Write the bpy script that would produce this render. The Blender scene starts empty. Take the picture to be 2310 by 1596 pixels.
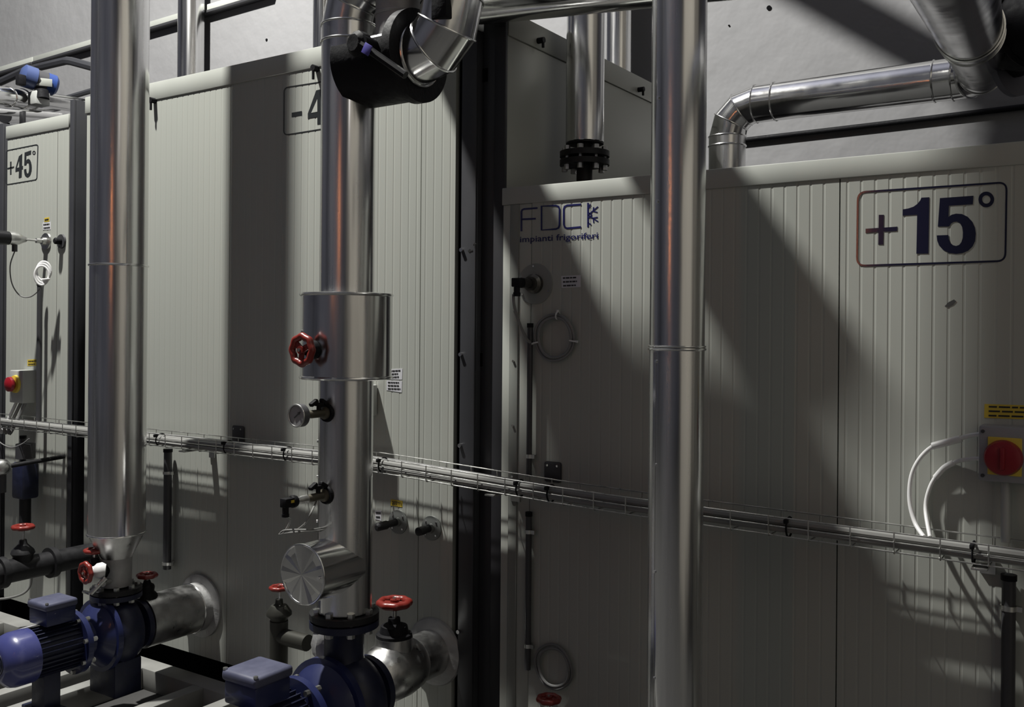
import bpy, bmesh, math, random
from mathutils import Vector, Matrix
from mathutils.geometry import tessellate_polygon
random.seed(7)
sin, cos, pi = math.sin, math.cos, math.pi
scn = bpy.context.scene
col = scn.collection

# ------------------------------------------------------------------ camera
FPX, CX, HY, EYE = 2150.0, 1155.0, 744.0, 1.6
YAW, ROLL = math.radians(33.5), 0.008
FWD = Vector((-sin(YAW), cos(YAW), 0)); RGT = Vector((cos(YAW), sin(YAW), 0)); UP = Vector((0, 0, 1))
camd = bpy.data.cameras.new('camera'); cam = bpy.data.objects.new('camera', camd); col.objects.link(cam)
camd.sensor_fit = 'HORIZONTAL'; camd.sensor_width = 36.0; camd.lens = FPX*36/2310
camd.shift_y = -(798-HY)/2310; camd.clip_start = .05
cr = RGT*cos(ROLL)+UP*sin(ROLL); cu = UP*cos(ROLL)-RGT*sin(ROLL)
M = Matrix((cr, cu, -FWD)).transposed().to_4x4(); M.translation = Vector((0, 0, EYE))
cam.matrix_world = M
scn.camera = cam
scn.cycles.caustics_reflective = False; scn.cycles.caustics_refractive = False

# ------------------------------------------------------------------ light and exposure
w = bpy.data.worlds.new('world'); scn.world = w; w.use_nodes = True
w.node_tree.nodes['Background'].inputs[0].default_value = (.55, .56, .70, 1)
w.node_tree.nodes['Background'].inputs[1].default_value = .010
vs = scn.view_settings
vs.view_transform = 'Standard'; vs.look = 'None'; vs.gamma = 1; vs.use_curve_mapping = False; vs.exposure = 0.0

def point(name, loc, watts, rad, colr):
    l = bpy.data.lights.new(name, 'POINT'); l.energy = watts; l.shadow_soft_size = rad; l.color = colr
    o = bpy.data.objects.new(name, l); col.objects.link(o); o.location = loc; return o
lo = point('hall_lamp_overhead', (-4.53, 1.6, 7.1), 3000, .085, (1.0, .985, .93))
point('fill_lamp_rear', (5.4, -4.5, 5.0), 26, .25, (1.0, .95, .92))  # added fill with no source in view, brightens the right hall wall

# ------------------------------------------------------------------ pixel helpers (real distance Y from the tank row)
def W(px, py, Y):
    a, b = px-CX, HY-py
    a2 = a*cos(ROLL)-b*sin(ROLL); b2 = a*sin(ROLL)+b*cos(ROLL)
    d = FWD+RGT*(a2/FPX)+UP*(b2/FPX)
    t = Y/d.y
    return Vector((0, 0, EYE))+d*t
def depth(P): return (P-Vector((0, 0, EYE))).dot(FWD)
def m(pxlen, P): return pxlen*depth(P)/FPX
YT = 3.0
def WX(px, py, X):
    a, b = px-CX, HY-py
    a2 = a*cos(ROLL)-b*sin(ROLL); b2 = a*sin(ROLL)+b*cos(ROLL)
    d = FWD+RGT*(a2/FPX)+UP*(b2/FPX)
    return Vector((0, 0, EYE))+d*(X/d.x)

# ------------------------------------------------------------------ materials
MATS = {}
def mat(name, colr, rough=.5, metal=0., spec=.5, noise=None, bump=None, emit=None, coat=0.):
    if name in MATS: return MATS[name]
    mt = bpy.data.materials.new(name); mt.use_nodes = True
    nt = mt.node_tree; b = nt.nodes['Principled BSDF']
    b.inputs['Base Color'].default_value = (*colr, 1); b.inputs['Roughness'].default_value = rough
    b.inputs['Metallic'].default_value = metal; b.inputs['Specular IOR Level'].default_value = spec
    b.inputs['Coat Weight'].default_value = coat
    tc = nt.nodes.new('ShaderNodeTexCoord')
    if noise:   # (scale xyz, amount, rough amount)
        mp = nt.nodes.new('ShaderNodeMapping'); mp.inputs['Scale'].default_value = noise[0]
        nt.links.new(tc.outputs['Object'], mp.inputs['Vector'])
        nz = nt.nodes.new('ShaderNodeTexNoise'); nz.inputs['Scale'].default_value = 1.0; nz.inputs['Detail'].default_value = 5
        nt.links.new(mp.outputs[0], nz.inputs['Vector'])
        mr = nt.nodes.new('ShaderNodeMapRange'); mr.inputs[1].default_value = .3; mr.inputs[2].default_value = .7
        mr.inputs[3].default_value = 1-noise[1]; mr.inputs[4].default_value = 1+noise[1]*.35
        nt.links.new(nz.outputs[0], mr.inputs[0])
        mx = nt.nodes.new('ShaderNodeMix'); mx.data_type = 'RGBA'; mx.blend_type = 'MULTIPLY'; mx.inputs[0].default_value = 1
        mx.inputs[6].default_value = (*colr, 1); nt.links.new(mr.outputs[0], mx.inputs[7]); nt.links.new(mx.outputs[2], b.inputs['Base Color'])
        if noise[2]:
            mr2 = nt.nodes.new('ShaderNodeMapRange'); mr2.inputs[1].default_value = .3; mr2.inputs[2].default_value = .7
            mr2.inputs[3].default_value = max(.02, rough-noise[2]); mr2.inputs[4].default_value = rough+noise[2]
            nt.links.new(nz.outputs[0], mr2.inputs[0]); nt.links.new(mr2.outputs[0], b.inputs['Roughness'])
    if bump:    # (scale xyz, strength, distance)
        mp2 = nt.nodes.new('ShaderNodeMapping'); mp2.inputs['Scale'].default_value = bump[0]
        nt.links.new(tc.outputs['Object'], mp2.inputs['Vector'])
        n2 = nt.nodes.new('ShaderNodeTexNoise'); n2.inputs['Scale'].default_value = 1.0; n2.inputs['Detail'].default_value = 3
        nt.links.new(mp2.outputs[0], n2.inputs['Vector'])
        bp = nt.nodes.new('ShaderNodeBump'); bp.inputs['Strength'].default_value = bump[1]; bp.inputs['Distance'].default_value = bump[2]
        nt.links.new(n2.outputs[0], bp.inputs['Height']); nt.links.new(bp.outputs[0], b.inputs['Normal'])
    if emit:
        b.inputs['Emission Color'].default_value = (*emit[0], 1); b.inputs['Emission Strength'].default_value = emit[1]
    MATS[name] = mt
    return mt
PANEL = mat('painted_panel', (.46, .475, .435), .5, noise=((.8, .8, .5), .06, .05))
TRIM = mat('painted_trim', (.46, .475, .44), .45, noise=((3, 3, 2), .08, .05))
ROOFM = mat('dark_roof', (.035, .035, .035), .8)  # roof colour kept dark to cut its bounce onto the tall tank's side
POST = mat('grey_post', (.036, .037, .043), .5, noise=((4, 4, 3), .15, .05))
GAP = mat('dark_gap', (.008, .008, .009), .9, spec=0)
ALU = mat('aluminium_jacket', (.74, .74, .735), .21, 1., noise=((30, 30, .9), .25, .10), bump=((8, 8, 1.3), .25, .006))
ALUH = mat('aluminium_elbow', (.76, .76, .75), .15, 1., noise=((9, 9, 9), .10, .05), bump=((9, 9, 9), .15, .004))
ALUS = mat('scuffed_aluminium', (.62, .62, .61), .33, 1., noise=((22, 22, 22), .2, .08), bump=((25, 25, 25), .3, .004))
FOIL = mat('grey_foil', (.42, .42, .42), .55, .3, noise=((14, 14, 14), .2, .1), bump=((30, 30, 30), .5, .006))
STEEL = mat('galvanised_steel', (.60, .60, .58), .32, 1., noise=((30, 30, 30), .15, .08))
BRIGHT = mat('bright_screw', (.8, .8, .8), .2, 1.)
BLACK = mat('black_rubber', (.010, .010, .012), .6, spec=.15, noise=((40, 40, 40), .3, .1), bump=((60, 60, 60), .4, .003))
BLACKG = mat('black_gloss', (.010, .010, .012), .35, spec=.3)
IRON = mat('dark_iron', (.022, .022, .024), .5, .2, spec=.3, noise=((20, 20, 20), .3, .1), bump=((40, 40, 40), .4, .003))
BRONZE = mat('dark_bronze', (.10, .09, .065), .5, .4, noise=((20, 20, 20), .3, .1))
RED = mat('red_enamel', (.20, .021, .015), .35, coat=.1)
REDP = mat('red_plastic', (.26, .008, .016), .35)
YEL = mat('yellow_plastic', (.68, .50, .06), .4)
BLUE = mat('blue_pump_paint', (.016, .022, .085), .38, noise=((12, 12, 12), .15, .08), coat=.15)
BLUED = mat('blue_cast_iron', (.010, .013, .038), .45, noise=((25, 25, 25), .25, .08), bump=((50, 50, 50), .3, .003))
BLUEL = mat('blue_motor_paint', (.05, .057, .19), .3, noise=((10, 10, 10), .08, .05), coat=.3)
BLUEA = mat('blue_actuator', (.045, .068, .17), .4)
GREYP = mat('grey_plastic', (.40, .41, .40), .45)
DGREY = mat('dark_grey_plastic', (.045, .045, .05), .5)
WHITE = mat('white_label', (.72, .72, .76), .5)
INK = mat('sign_ink', (.012, .013, .035), .10, spec=.4)
INK2 = mat('dark_sign_ink', (.025, .028, .03), .3)
INKB = mat('logo_ink', (.016, .018, .11), .3)
INKD = mat('label_ink', (.02, .02, .02), .5)
CABLE = mat('grey_cable', (.25, .25, .24), .4)
CABLED = mat('dark_cable', (.18, .18, .18), .45)
CONDUIT = mat('dark_conduit', (.05, .05, .055), .4)
WHITEP = mat('white_plastic', (.75, .75, .75), .4)
FRAMEM = mat('skid_paint', (.30, .30, .285), .55, noise=((6, 6, 6), .2, .1))
BRASS = mat('sensor_gloss', (.03, .028, .025), .18)
FLOORM = mat('concrete_floor', (.058, .057, .056), .75, noise=((3, 3, 3), .35, .1), bump=((18, 18, 18), .3, .01))
WALLM = mat('plaster_wall', (.26, .26, .268), .85, noise=((.9, .9, .9), .10, 0), bump=((6, 6, 6), .5, .02))
WALLF = mat('hall_wall', (.085, .088, .115), .9)
WALLR = mat('beige_hall_wall', (.26, .24, .21), .9)
DARKW = mat('dark_absorber', (.03, .03, .04), .6)
BLUEW = mat('blue_door', (.06, .07, .12), .6)

# ------------------------------------------------------------------ mesh builder
def frame(o, d, up=(0, 0, 1)):
    z = Vector(d).normalized(); u = Vector(up)
    if abs(z.dot(u)) > .98: u = Vector((1, 0, 0))
    x = u.cross(z).normalized(); y = z.cross(x)
    Mx = Matrix((x, y, z)).transposed().to_4x4(); Mx.translation = Vector(o); return Mx
class MB:
    def __init__(s): s.v = []; s.f = []
    def add(s, vs_, fs, Mx=None):
        o = len(s.v)
        s.v += [(Mx @ Vector(p)) if Mx else Vector(p) for p in vs_]
        s.f += [[i+o for i in f] for f in fs]; return s
    def box(s, c, size, bev=0., Mx=None, seg=2):
        bm = bmesh.new(); bmesh.ops.create_cube(bm, size=1)
        for v in bm.verts: v.co = Vector((v.co.x*size[0], v.co.y*size[1], v.co.z*size[2]))
        if bev: bmesh.ops.bevel(bm, geom=bm.edges[:], offset=bev, segments=seg, profile=.5, affect='EDGES')
        for v in bm.verts: v.co += Vector(c)
        bm.verts.index_update()
        s.add([v.co.copy() for v in bm.verts], [[v.index for v in f.verts] for f in bm.faces], Mx); bm.free(); return s
    def bar(s, p0, p1, bev=0.):
        p0, p1 = Vector(p0), Vector(p1); c = (p0+p1)/2; d = p1-p0
        return s.box(c, (abs(d.x), abs(d.y), abs(d.z)), bev)
    def lathe(s, prof, Mx, n=32):
        vs_, fs = [], []; idx = []
        for r, h in prof:
            if r < 1e-6: idx.append([len(vs_)]); vs_.append((0, 0, h))
            else:
                idx.append(list(range(len(vs_), len(vs_)+n)))
                vs_ += [(r*cos(2*pi*k/n), r*sin(2*pi*k/n), h) for k in range(n)]
        for a, b in zip(idx, idx[1:]):
            for k in range(n):
                k2 = (k+1) % n
                if len(a) == 1 and len(b) == 1: continue
                if len(a) == 1: fs.append([a[0], b[k2], b[k]])
                elif len(b) == 1: fs.append([a[k], a[k2], b[0]])
                else: fs.append([a[k], a[k2], b[k2], b[k]])
        return s.add(vs_, fs, Mx)
    def cyl(s, p0, p1, r, n=28, r2=None):
        p0, p1 = Vector(p0), Vector(p1); L = (p1-p0).length
        r2 = r if r2 is None else r2
        return s.lathe([(0, 0), (r, 0), (r2, L), (0, L)], frame(p0, p1-p0), n)
    def tube(s, pts, r, n=10, caps=True):
        pts = [Vector(p) for p in pts]; N = len(pts)
        rs = r if isinstance(r, (list, tuple)) else [r]*N
        vs_, fs = [], []
        t0 = (pts[1]-pts[0]).normalized()
        u = Vector((0, 0, 1)) if abs(t0.z) < .9 else Vector((1, 0, 0))
        u = (u-t0*u.dot(t0)).normalized()
        for i in range(N):
            t = (pts[min(i+1, N-1)]-pts[max(i-1, 0)]).normalized()
            u = (u-t*u.dot(t)).normalized(); v = t.cross(u)
            for k in range(n):
                a = 2*pi*k/n; vs_.append(pts[i]+(u*cos(a)+v*sin(a))*rs[i])
        for i in range(N-1):
            for k in range(n):
                k2 = (k+1) % n; fs.append([i*n+k, i*n+k2, (i+1)*n+k2, (i+1)*n+k])
        if caps: fs.append(list(range(n))[::-1]); fs.append([(N-1)*n+k for k in range(n)])
        return s.add(vs_, fs)
    def torus(s, o, d, R, r, n=36, k=8, lobes=0, amp=0.):
        Mx = frame(o, d); vs_, fs = [], []
        for i in range(n):
            a = 2*pi*i/n; RR = R*(1+amp*cos(lobes*a))
            for j in range(k):
                b = 2*pi*j/k; q = RR+r*cos(b); vs_.append((q*cos(a), q*sin(a), r*sin(b)))
        for i in range(n):
            for j in range(k):
                i2, j2 = (i+1) % n, (j+1) % k; fs.append([i*k+j, i2*k+j, i2*k+j2, i*k+j2])
        return s.add(vs_, fs, Mx)
    def prism(s, poly, d):     # poly: list of 3D points, extruded by vector d
        P = [Vector(p) for p in poly]; d = Vector(d); n = len(P)
        tri = tessellate_polygon([P])
        o = len(s.v)
        s.v += P+[p+d for p in P]
        for t in tri:
            s.f.append([o+i for i in t]); s.f.append([o+n+i for i in reversed(t)])
        for i in range(n): s.f.append([o+i, o+(i+1) % n, o+n+(i+1) % n, o+n+i])
        return s

WL = {}
def build(name, mb, mt, parent=None, label=None, smooth=True, kind=None):
    xs = [p.x for p in mb.v]; ys = [p.y for p in mb.v]; zs = [p.z for p in mb.v]
    base = Vector(((min(xs)+max(xs))/2, (min(ys)+max(ys))/2, min(zs)))
    me = bpy.data.meshes.new(name); me.from_pydata([p-base for p in mb.v], [], mb.f)
    bm = bmesh.new(); bm.from_mesh(me); bmesh.ops.recalc_face_normals(bm, faces=bm.faces[:]); bm.to_mesh(me); bm.free()
    me.materials.append(mt)
    if smooth:
        me.polygons.foreach_set('use_smooth', [True]*len(me.polygons)); me.set_sharp_from_angle(angle=math.radians(38))
    me.update()
    o = bpy.data.objects.new(name, me); col.objects.link(o)
    return place(o, base, parent, label, kind)
def place(o, base, parent=None, label=None, kind=None):
    WL[o.name] = Vector(base)
    if parent: o.parent = parent; o.location = Vector(base)-WL[parent.name]
    else: o.location = base
    if label: o['label'] = label
    if kind: o['kind'] = kind
    return o
def thing(name, label, cat, base, group=None):
    o = bpy.data.objects.new(name, None); col.objects.link(o); o.empty_display_size = .05
    o.location = base; WL[o.name] = Vector(base); o['label'] = label; o['category'] = cat
    if group: o['group'] = group
    return o
def single(name, label, cat, mb, mt, group=None):
    o = build(name, mb, mt); o['label'] = label; o['category'] = cat
    if group: o['group'] = group
    return o
def dup(o, base, parent, name=None):
    c = o.copy(); col.objects.link(c); return place(c, base, parent)
def smoothpath(P, n=8):
    P = [Vector(p) for p in P]; out = []
    for i in range(len(P)-1):
        p0 = P[max(i-1, 0)]; p1 = P[i]; p2 = P[i+1]; p3 = P[min(i+2, len(P)-1)]
        for k in range(n):
            t = k/n
            out.append(.5*((2*p1)+(p2-p0)*t+(2*p0-5*p1+4*p2-p3)*t*t+(3*p1-p0-3*p2+p3)*t**3))
    out.append(P[-1]); return out

# ------------------------------------------------------------------ the hall (structure)
WALL_Y = 5.2
def struct(name, mb, mt, parent=None): return build(name, mb, mt, parent, kind='structure', smooth=False)
X0, X1, YB, ZC = -15., 7., -9., 10.5
struct('floor', MB().bar((X0, YB, -.25), (X1, WALL_Y+.2, -.12)), FLOORM)
struct('wall_back', MB().bar((X0, WALL_Y, -.12), (X1, WALL_Y+.2, ZC)), WALLM)
struct('wall_front', MB().bar((X0, YB-.2, -.12), (X1, YB, ZC)), WALLF)
struct('wall_left', MB().bar((X0-.2, YB, -.12), (X0, WALL_Y, ZC)), WALLF)
struct('wall_right', MB().bar((X1, YB, -.12), (X1+.2, WALL_Y, ZC)), WALLR)
WALLP = mat('beige_reflector', (.30, .28, .245), .9)
struct('wall_reflector', MB().bar((1.7, -.7, -.12), (1.85, 2.3, 5.5)), WALLP)  # unseen reflector added to put beige bands into the clad pipes
struct('ceiling', MB().bar((X0, YB, ZC), (X1, WALL_Y, ZC+.2)), WALLF)
struct('bounce_absorber_1', MB().bar((-.15, WALL_Y-.06, -.12), (6.6, WALL_Y-.005, 6.5), .01), DARKW)  # unseen dark sheet added to stop the back wall bouncing light
# steel plinth the tanks stand on
struct('trim_1', MB().bar((-9., 3.06, -.12), (4., 5.0, -.005)), GAP)

WB = bpy.data.objects['wall_back']
for px_, py_, r_ in ((1735, 18, .013), (602, 90, .010), (1645, 58, .005)):
    q_ = W(px_, py_, WALL_Y); build('anchor_hole', MB().cyl(q_, q_-Vector((0, .006, 0)), r_, 14), GAP, WB)
# ------------------------------------------------------------------ insulated tanks
def ribbed(x0, x1, z0, z1, y=YT, pitch=.041, g=.006, dep=.0007, th=.05):
    prof = [(x0, y+th), (x0, y)]
    n = max(1, int((x1-x0-.01)/pitch)); off = ((x1-x0)-n*pitch)/2
    for k in range(n+1):
        xc = x0+off+k*pitch
        if xc-g < x0+.003 or xc+g > x1-.003: continue
        prof += [(xc-g/2-.001, y), (xc-g/2+.001, y+dep), (xc+g/2-.001, y+dep), (xc+g/2+.002, y)]
    prof += [(x1, y), (x1, y+th)]
    mb = MB(); N = len(prof)
    vs_ = [(p[0], p[1], z0) for p in prof]+[(p[0], p[1], z1) for p in prof]
    fs = [[i, i+1, N+i+1, N+i] for i in range(N-1)]
    fs.append([N-1, 0, N, 2*N-1])
    mb.add(vs_, fs)
    # top and bottom strips
    return mb
def plane_panel(parent, name, p0, p1, mt=PANEL, bev=.003): return build(name, MB().bar(p0, p1, bev), mt, parent)

def PX(px, py, off=0.):     # point on the tank front plane, off metres proud of it
    return W(px, py, YT-off)
# --- +45 tank
T45 = thing('insulated_tank', 'pale grey insulated tank marked +45° at the left edge of the photo', 'tank', (-5.35, 3.2, 0))
ZT45 = 2.76
for a, b in ((-5.515, -5.005), (-5.0, -4.895)):
    build('panel', ribbed(a, b, .02, ZT45-.075), PANEL, T45, smooth=False)
plane_panel(T45, 'top_rail', (-5.53, 2.996, ZT45-.075), (-4.895, 3.06, ZT45), TRIM)
plane_panel(T45, 'side_panel', (-4.90, 3.06, .02), (-4.89, 4.9, ZT45-.02))
plane_panel(T45, 'side_panel', (-5.53, 3.06, .02), (-5.52, 4.9, ZT45-.02))
plane_panel(T45, 'roof_panel', (-5.52, 3.06, ZT45-.06), (-4.895, 4.9, ZT45-.01), ROOFM)
def post(parent, x0, x1, ztop, y0=2.99, y1=3.17, z0=0.02):
    # open channel post: front flange, outer web, rear flange
    mb = MB().bar((x0, y0, z0), (x1, y0+.012, ztop), .002).bar((x1-.012, y0+.012, z0), (x1, y1, ztop), .002).bar((x0, y1-.012, z0), (x1-.012, y1, ztop), .002)
    return build('corner_post', mb, POST, parent)
p = post(T45, -4.872, -4.835, 2.83)
p = post(T45, -5.60, -5.545, 2.78)
# --- -4 tank
T4 = thing('insulated_tank', 'tallest pale grey insulated tank marked -4 in the middle of the photo', 'tank', (-3.5, 3.2, 0))
ZT4 = 2.83
for a, b in ((-4.73, -3.583), (-3.579, -2.433), (-2.429, -2.258)):
    build('panel', ribbed(a, b, .02, ZT4-.09), PANEL, T4, smooth=False)
plane_panel(T4, 'top_rail', (-4.745, 2.996, ZT4-.09), (-2.225, 3.06, ZT4), TRIM)
plane_panel(T4, 'side_panel', (-2.09, 3.04, .02), (-2.042, 4.9, ZT4-.10))
plane_panel(T4, 'side_panel', (-4.735, 3.06, .02), (-4.725, 4.9, ZT4-.02))
plane_panel(T4, 'side_rail', (-2.10, 3.04, ZT4-.098), (-2.037, 4.9, ZT4), TRIM)
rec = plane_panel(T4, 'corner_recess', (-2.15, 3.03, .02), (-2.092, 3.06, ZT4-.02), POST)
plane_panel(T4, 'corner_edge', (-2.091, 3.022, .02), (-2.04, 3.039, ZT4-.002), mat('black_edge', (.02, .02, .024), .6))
plane_panel(T4, 'roof_panel', (-4.72, 3.06, ZT4-.06), (-2.10, 4.9, ZT4-.01), ROOFM)
build('joint_strip', MB().bar((-2.255, 3.02, .02), (-2.20, 3.05, ZT4-.03)), GAP, T4)
p = post(T4, -2.222, -2.152, 2.76)
for px, py in ((1093, 170), (1081, 812), (1069, 1430)):
    q = W(px, py, 3.03); build('slot', MB().bar((q.x-.016, 3.028, q.z-.026), (q.x+.016, 3.034, q.z+.026)), GAP, rec)
for px, py in ((1211, 93), (1438, 203)):
    q = WX(px, py, -2.042); build('hook', MB().cyl(q, q+Vector((.035, 0, 0)), .012, 12).cyl(q+Vector((.03, 0, -.03)), q+Vector((.03, 0, 0)), .006, 8), BLACK, T4)
for t, px, py in ((T4, 350, 228), (T4, 716, 156)):
    q = PX(px, py); build('hook', MB().cyl(q, q+Vector((0, -.03, 0)), .014, 12).cyl(q+Vector((0, -.025, -.05)), q+Vector((0, -.025, 0)), .006, 8), BLACK, t)
for py in (565, 800, 1005, 1425):
    q = PX(1043, py); build('bolt', MB().cyl((-2.215, 2.99, q.z), (-2.215, 2.98, q.z), .008, 8), BRIGHT, p)
# stencil marks on the post: arrow and digits
def flat(poly, parent, name, mt, proud=.0012, off=0., th=.001):
    mb = MB()
    for pl in poly: mb.prism([PX(x, y, off+th) for x, y in pl], (0, th, 0))
    return build(name, mb, mt, parent, smooth=False)
flat([[(1055, 566), (1060, 562), (1060, 565), (1066, 564), (1066, 567), (1060, 568), (1060, 571)],
      [(1067, 552), (1071, 547), (1075, 551), (1072, 551), (1072, 560), (1070, 560), (1070, 552)]], p, 'stencil_mark', INKD, off=.0102)
# --- +15 tank
T15 = thing('insulated_tank', 'lowest insulated tank marked +15° filling the right half of the photo', 'tank', (-.6, 3.2, 0))
ZT15 = 2.137
for a, b in ((-1.90, -.782), (-.778, .37), (.374, 1.5)):
    build('panel', ribbed(a, b, .02, ZT15-.065), PANEL, T15, smooth=False)
plane_panel(T15, 'corner_panel', (-2.03, 3.0, .02), (-1.902, 3.05, ZT15-.065))
tr = plane_panel(T15, 'corner_trim', (-1.995, 2.996, .02), (-1.955, 3.0, ZT15-.065), mat('trim_strip', (.25, .26, .24), .5))
for k, py in enumerate((815, 960, 1075, 700)):
    q = PX(1153, py); build('rivet', MB().cyl((-1.975, 2.997, q.z), (-1.975, 2.991, q.z), .005, 8), BRIGHT, tr)
plane_panel(T15, 'top_rail', (-2.034, 2.996, ZT15-.065), (1.5, 3.06, ZT15), TRIM)
plane_panel(T15, 'side_panel', (-2.03, 3.05, .02), (-2.02, 4.9, ZT15-.02))
plane_panel(T15, 'roof_panel', (-2.03, 3.06, ZT15-.05), (1.5, 4.9, ZT15-.003), ROOFM)

# ------------------------------------------------------------------ markings
SC = 4.987
def c15(pts): return [(1860+x/SC, 380+y/SC) for x, y in pts]
G1 = [(1090, 330), (1178, 325), (1168, 960), (1033, 960), (1042, 522), (878, 532), (880, 462), (940, 452), (1000, 432), (1045, 400), (1075, 362)]
G5 = [(1298, 335), (1675, 308), (1668, 405), (1400, 420), (1394, 548), (1430, 522), (1480, 510), (1545, 514), (1610, 545), (1662, 600), (1692, 665), (1702, 735), (1694, 820), (1665, 880), (1615, 928), (1550, 955), (1480, 963), (1400, 952), (1335, 920), (1290, 870), (1268, 815), (1262, 755), (1393, 750), (1398, 795), (1415, 838), (1445, 865), (1480, 874), (1515, 862), (1540, 830), (1555, 780), (1558, 720), (1548, 660), (1525, 618), (1490, 600), (1455, 603), (1425, 620), (1400, 655), (1275, 655)]
def ring(cx, cy, ro, ri, n=28, sx=1.0):
    out = []
    for k in range(n):
        a0, a1 = 2*pi*k/n, 2*pi*(k+1)/n
        out.append([(cx+sx*ro*cos(a0), cy+ro*sin(a0)), (cx+sx*ro*cos(a1), cy+ro*sin(a1)), (cx+sx*ri*cos(a1), cy+ri*sin(a1)), (cx+sx*ri*cos(a0), cy+ri*sin(a0))])
    return out
def stroke(P, w, closed=False):
    out = []
    n = len(P)
    nrm = []
    for i in range(n):
        if closed: a, b = Vector(P[i-1]), Vector(P[(i+1) % n])
        else: a, b = Vector(P[max(i-1, 0)]), Vector(P[min(i+1, n-1)])
        t = (b-a).normalized(); nrm.append(Vector((-t.y, t.x)))
    for i in range(n if closed else n-1):
        j = (i+1) % n; a, b = Vector(P[i]), Vector(P[j]); na, nb = nrm[i]*w/2, nrm[j]*w/2
        out.append([tuple(a+na), tuple(b+nb), tuple(b-nb), tuple(a-na)])
    return out
def rrect(c, r, n=6):   # corners TL,TR,BR,BL -> rounded outline
    out = []
    for i in range(4):
        p, a, b = Vector(c[i]), Vector(c[i-1]), Vector(c[(i+1) % 4])
        d0 = (a-p).normalized()*r; d1 = (b-p).normalized()*r
        for k in range(n+1):
            t = k/n; out.append(tuple(p+d0*(1-t)**2+d1*t**2))
    return out
sg = thing('number_sign', 'large dark blue +15° in a rounded outline on the right tank', 'sign', PX(2100, 590))
flat([c15(G1)], sg, 'digit_one', INK); flat([c15(G5)], sg, 'digit_five', INK)
flat([c15([(610, 523), (667, 523), (660, 858), (604, 858)]), c15([(462, 680), (606, 670), (606, 716), (462, 728)]), c15([(664, 667), (818, 656), (816, 706), (664, 712)])], sg, 'plus_sign', INK)
flat([c15(q) for q in ring(1820, 350, 88, 47)], sg, 'degree_ring', INK)
flat(stroke(rrect([(1935, 434), (2271, 411.5), (2268, 589), (1933, 600)], 19), 4.2, True), sg, 'outline', INK)
SC2 = 3.8
def c4(pts): return [(600+x/SC2, y/SC2) for x, y in pts]
sg = thing('number_sign', 'dark -4 in a thin rounded outline half hidden by the middle pipe', 'sign', PX(720, 300))
flat([c4([(220, 967), (306, 952), (306, 988), (220, 1004)])], sg, 'minus_sign', INK2)
flat([c4([(430, 775), (490, 760), (490, 948), (525, 942), (525, 988), (490, 994), (490, 1060), (440, 1068), (440, 1004), (358, 1018), (358, 975)]) ], sg, 'digit_four', INK2)
flat([c4([(440, 850), (440, 958), (388, 968)])], sg, 'digit_counter', PANEL, off=.0011, th=.0006)
flat([c4(q) for q in ring(570, 770, 40, 20)], sg, 'degree_ring', INK2)
flat(stroke(c4(rrect([(155, 752), (690, 668), (690, 1072), (152, 1160)], 40)), 2.4, True), sg, 'outline', INK2)
def c45(pts): return [(x/SC2, y/SC2) for x, y in pts]
sg = thing('number_sign', 'small dark +45° in a thin rounded outline on the left tank', 'sign', PX(50, 415))
flat([c45([(86, 1388), (98, 1385), (98, 1495), (86, 1498)]), c45([(64, 1440), (120, 1426), (120, 1438), (64, 1452)])], sg, 'plus_sign', INK2)
flat([c45([(162, 1340), (190, 1318), (188, 1425), (197, 1422), (196, 1450), (187, 1452), (185, 1520), (160, 1526), (162, 1466), (132, 1472), (133, 1440)])], sg, 'digit_four', INK2)
flat([c45([(163, 1385), (163, 1436), (146, 1440)])], sg, 'digit_counter', PANEL, off=.0011, th=.0006)
g5 = [(205+(x-1262)/440*66, 1300+(y-308)/655*225-.17*(x-1262)/440*66) for x, y in G5]
flat([c45(g5)], sg, 'digit_five', INK2)
flat([c45(q) for q in ring(291, 1310, 17, 9, 20, .8)], sg, 'degree_ring', INK2)
flat(stroke(c45(rrect([(54, 1292), (325, 1238), (316, 1540), (50, 1585)], 22)), 2.0, True), sg, 'outline', INK2)
flat([[(2131, 691), (2140, 682), (2152, 676), (2157, 680), (2150, 688), (2138, 693)]], T15, 'scuff_mark', mat('scuff', (.1, .1, .1), .8, spec=.1))
# logo
SC3 = 3.6275
def cl(pts): return [(1080+x/SC3, 420+y/SC3) for x, y in pts]
sg = thing('logo_marking', 'dark blue FDC company logo with half snowflake above small lettering', 'logo', PX(1260, 545))
flat(stroke(cl([(349, 370), (349, 270), (349, 210), (355, 195), (370, 188), (480, 180)]), 4.0)+stroke(cl([(349, 272), (466, 267)]), 4.0), sg, 'letter_f', INKB)
flat(stroke(cl([(513, 165), (632, 160), (652, 168), (661, 190), (660, 320), (652, 342), (632, 352), (513, 360)]), 4.0, True), sg, 'letter_d', INKB)
flat(stroke(cl([(836, 150), (722, 158), (702, 168), (695, 190), (696, 315), (704, 337), (722, 346), (836, 335)]), 4.0), sg, 'letter_c', INKB)
sn = stroke(cl([(893, 137), (893, 336)]), 3.4)
for a, b in (((893, 237), (975, 168)), ((893, 237), (975, 290)), ((893, 165), (915, 150)), ((893, 215), (925, 235)), ((893, 265), (925, 240)), ((893, 300), (918, 315)), ((935, 205), (938, 172)), ((935, 205), (970, 215)), ((935, 262), (940, 300)), ((935, 262), (972, 255)), ((893, 185), (910, 165))):
    sn += stroke(cl([a, b]), 2.4)
flat(sn, sg, 'snowflake', INKB)
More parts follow.
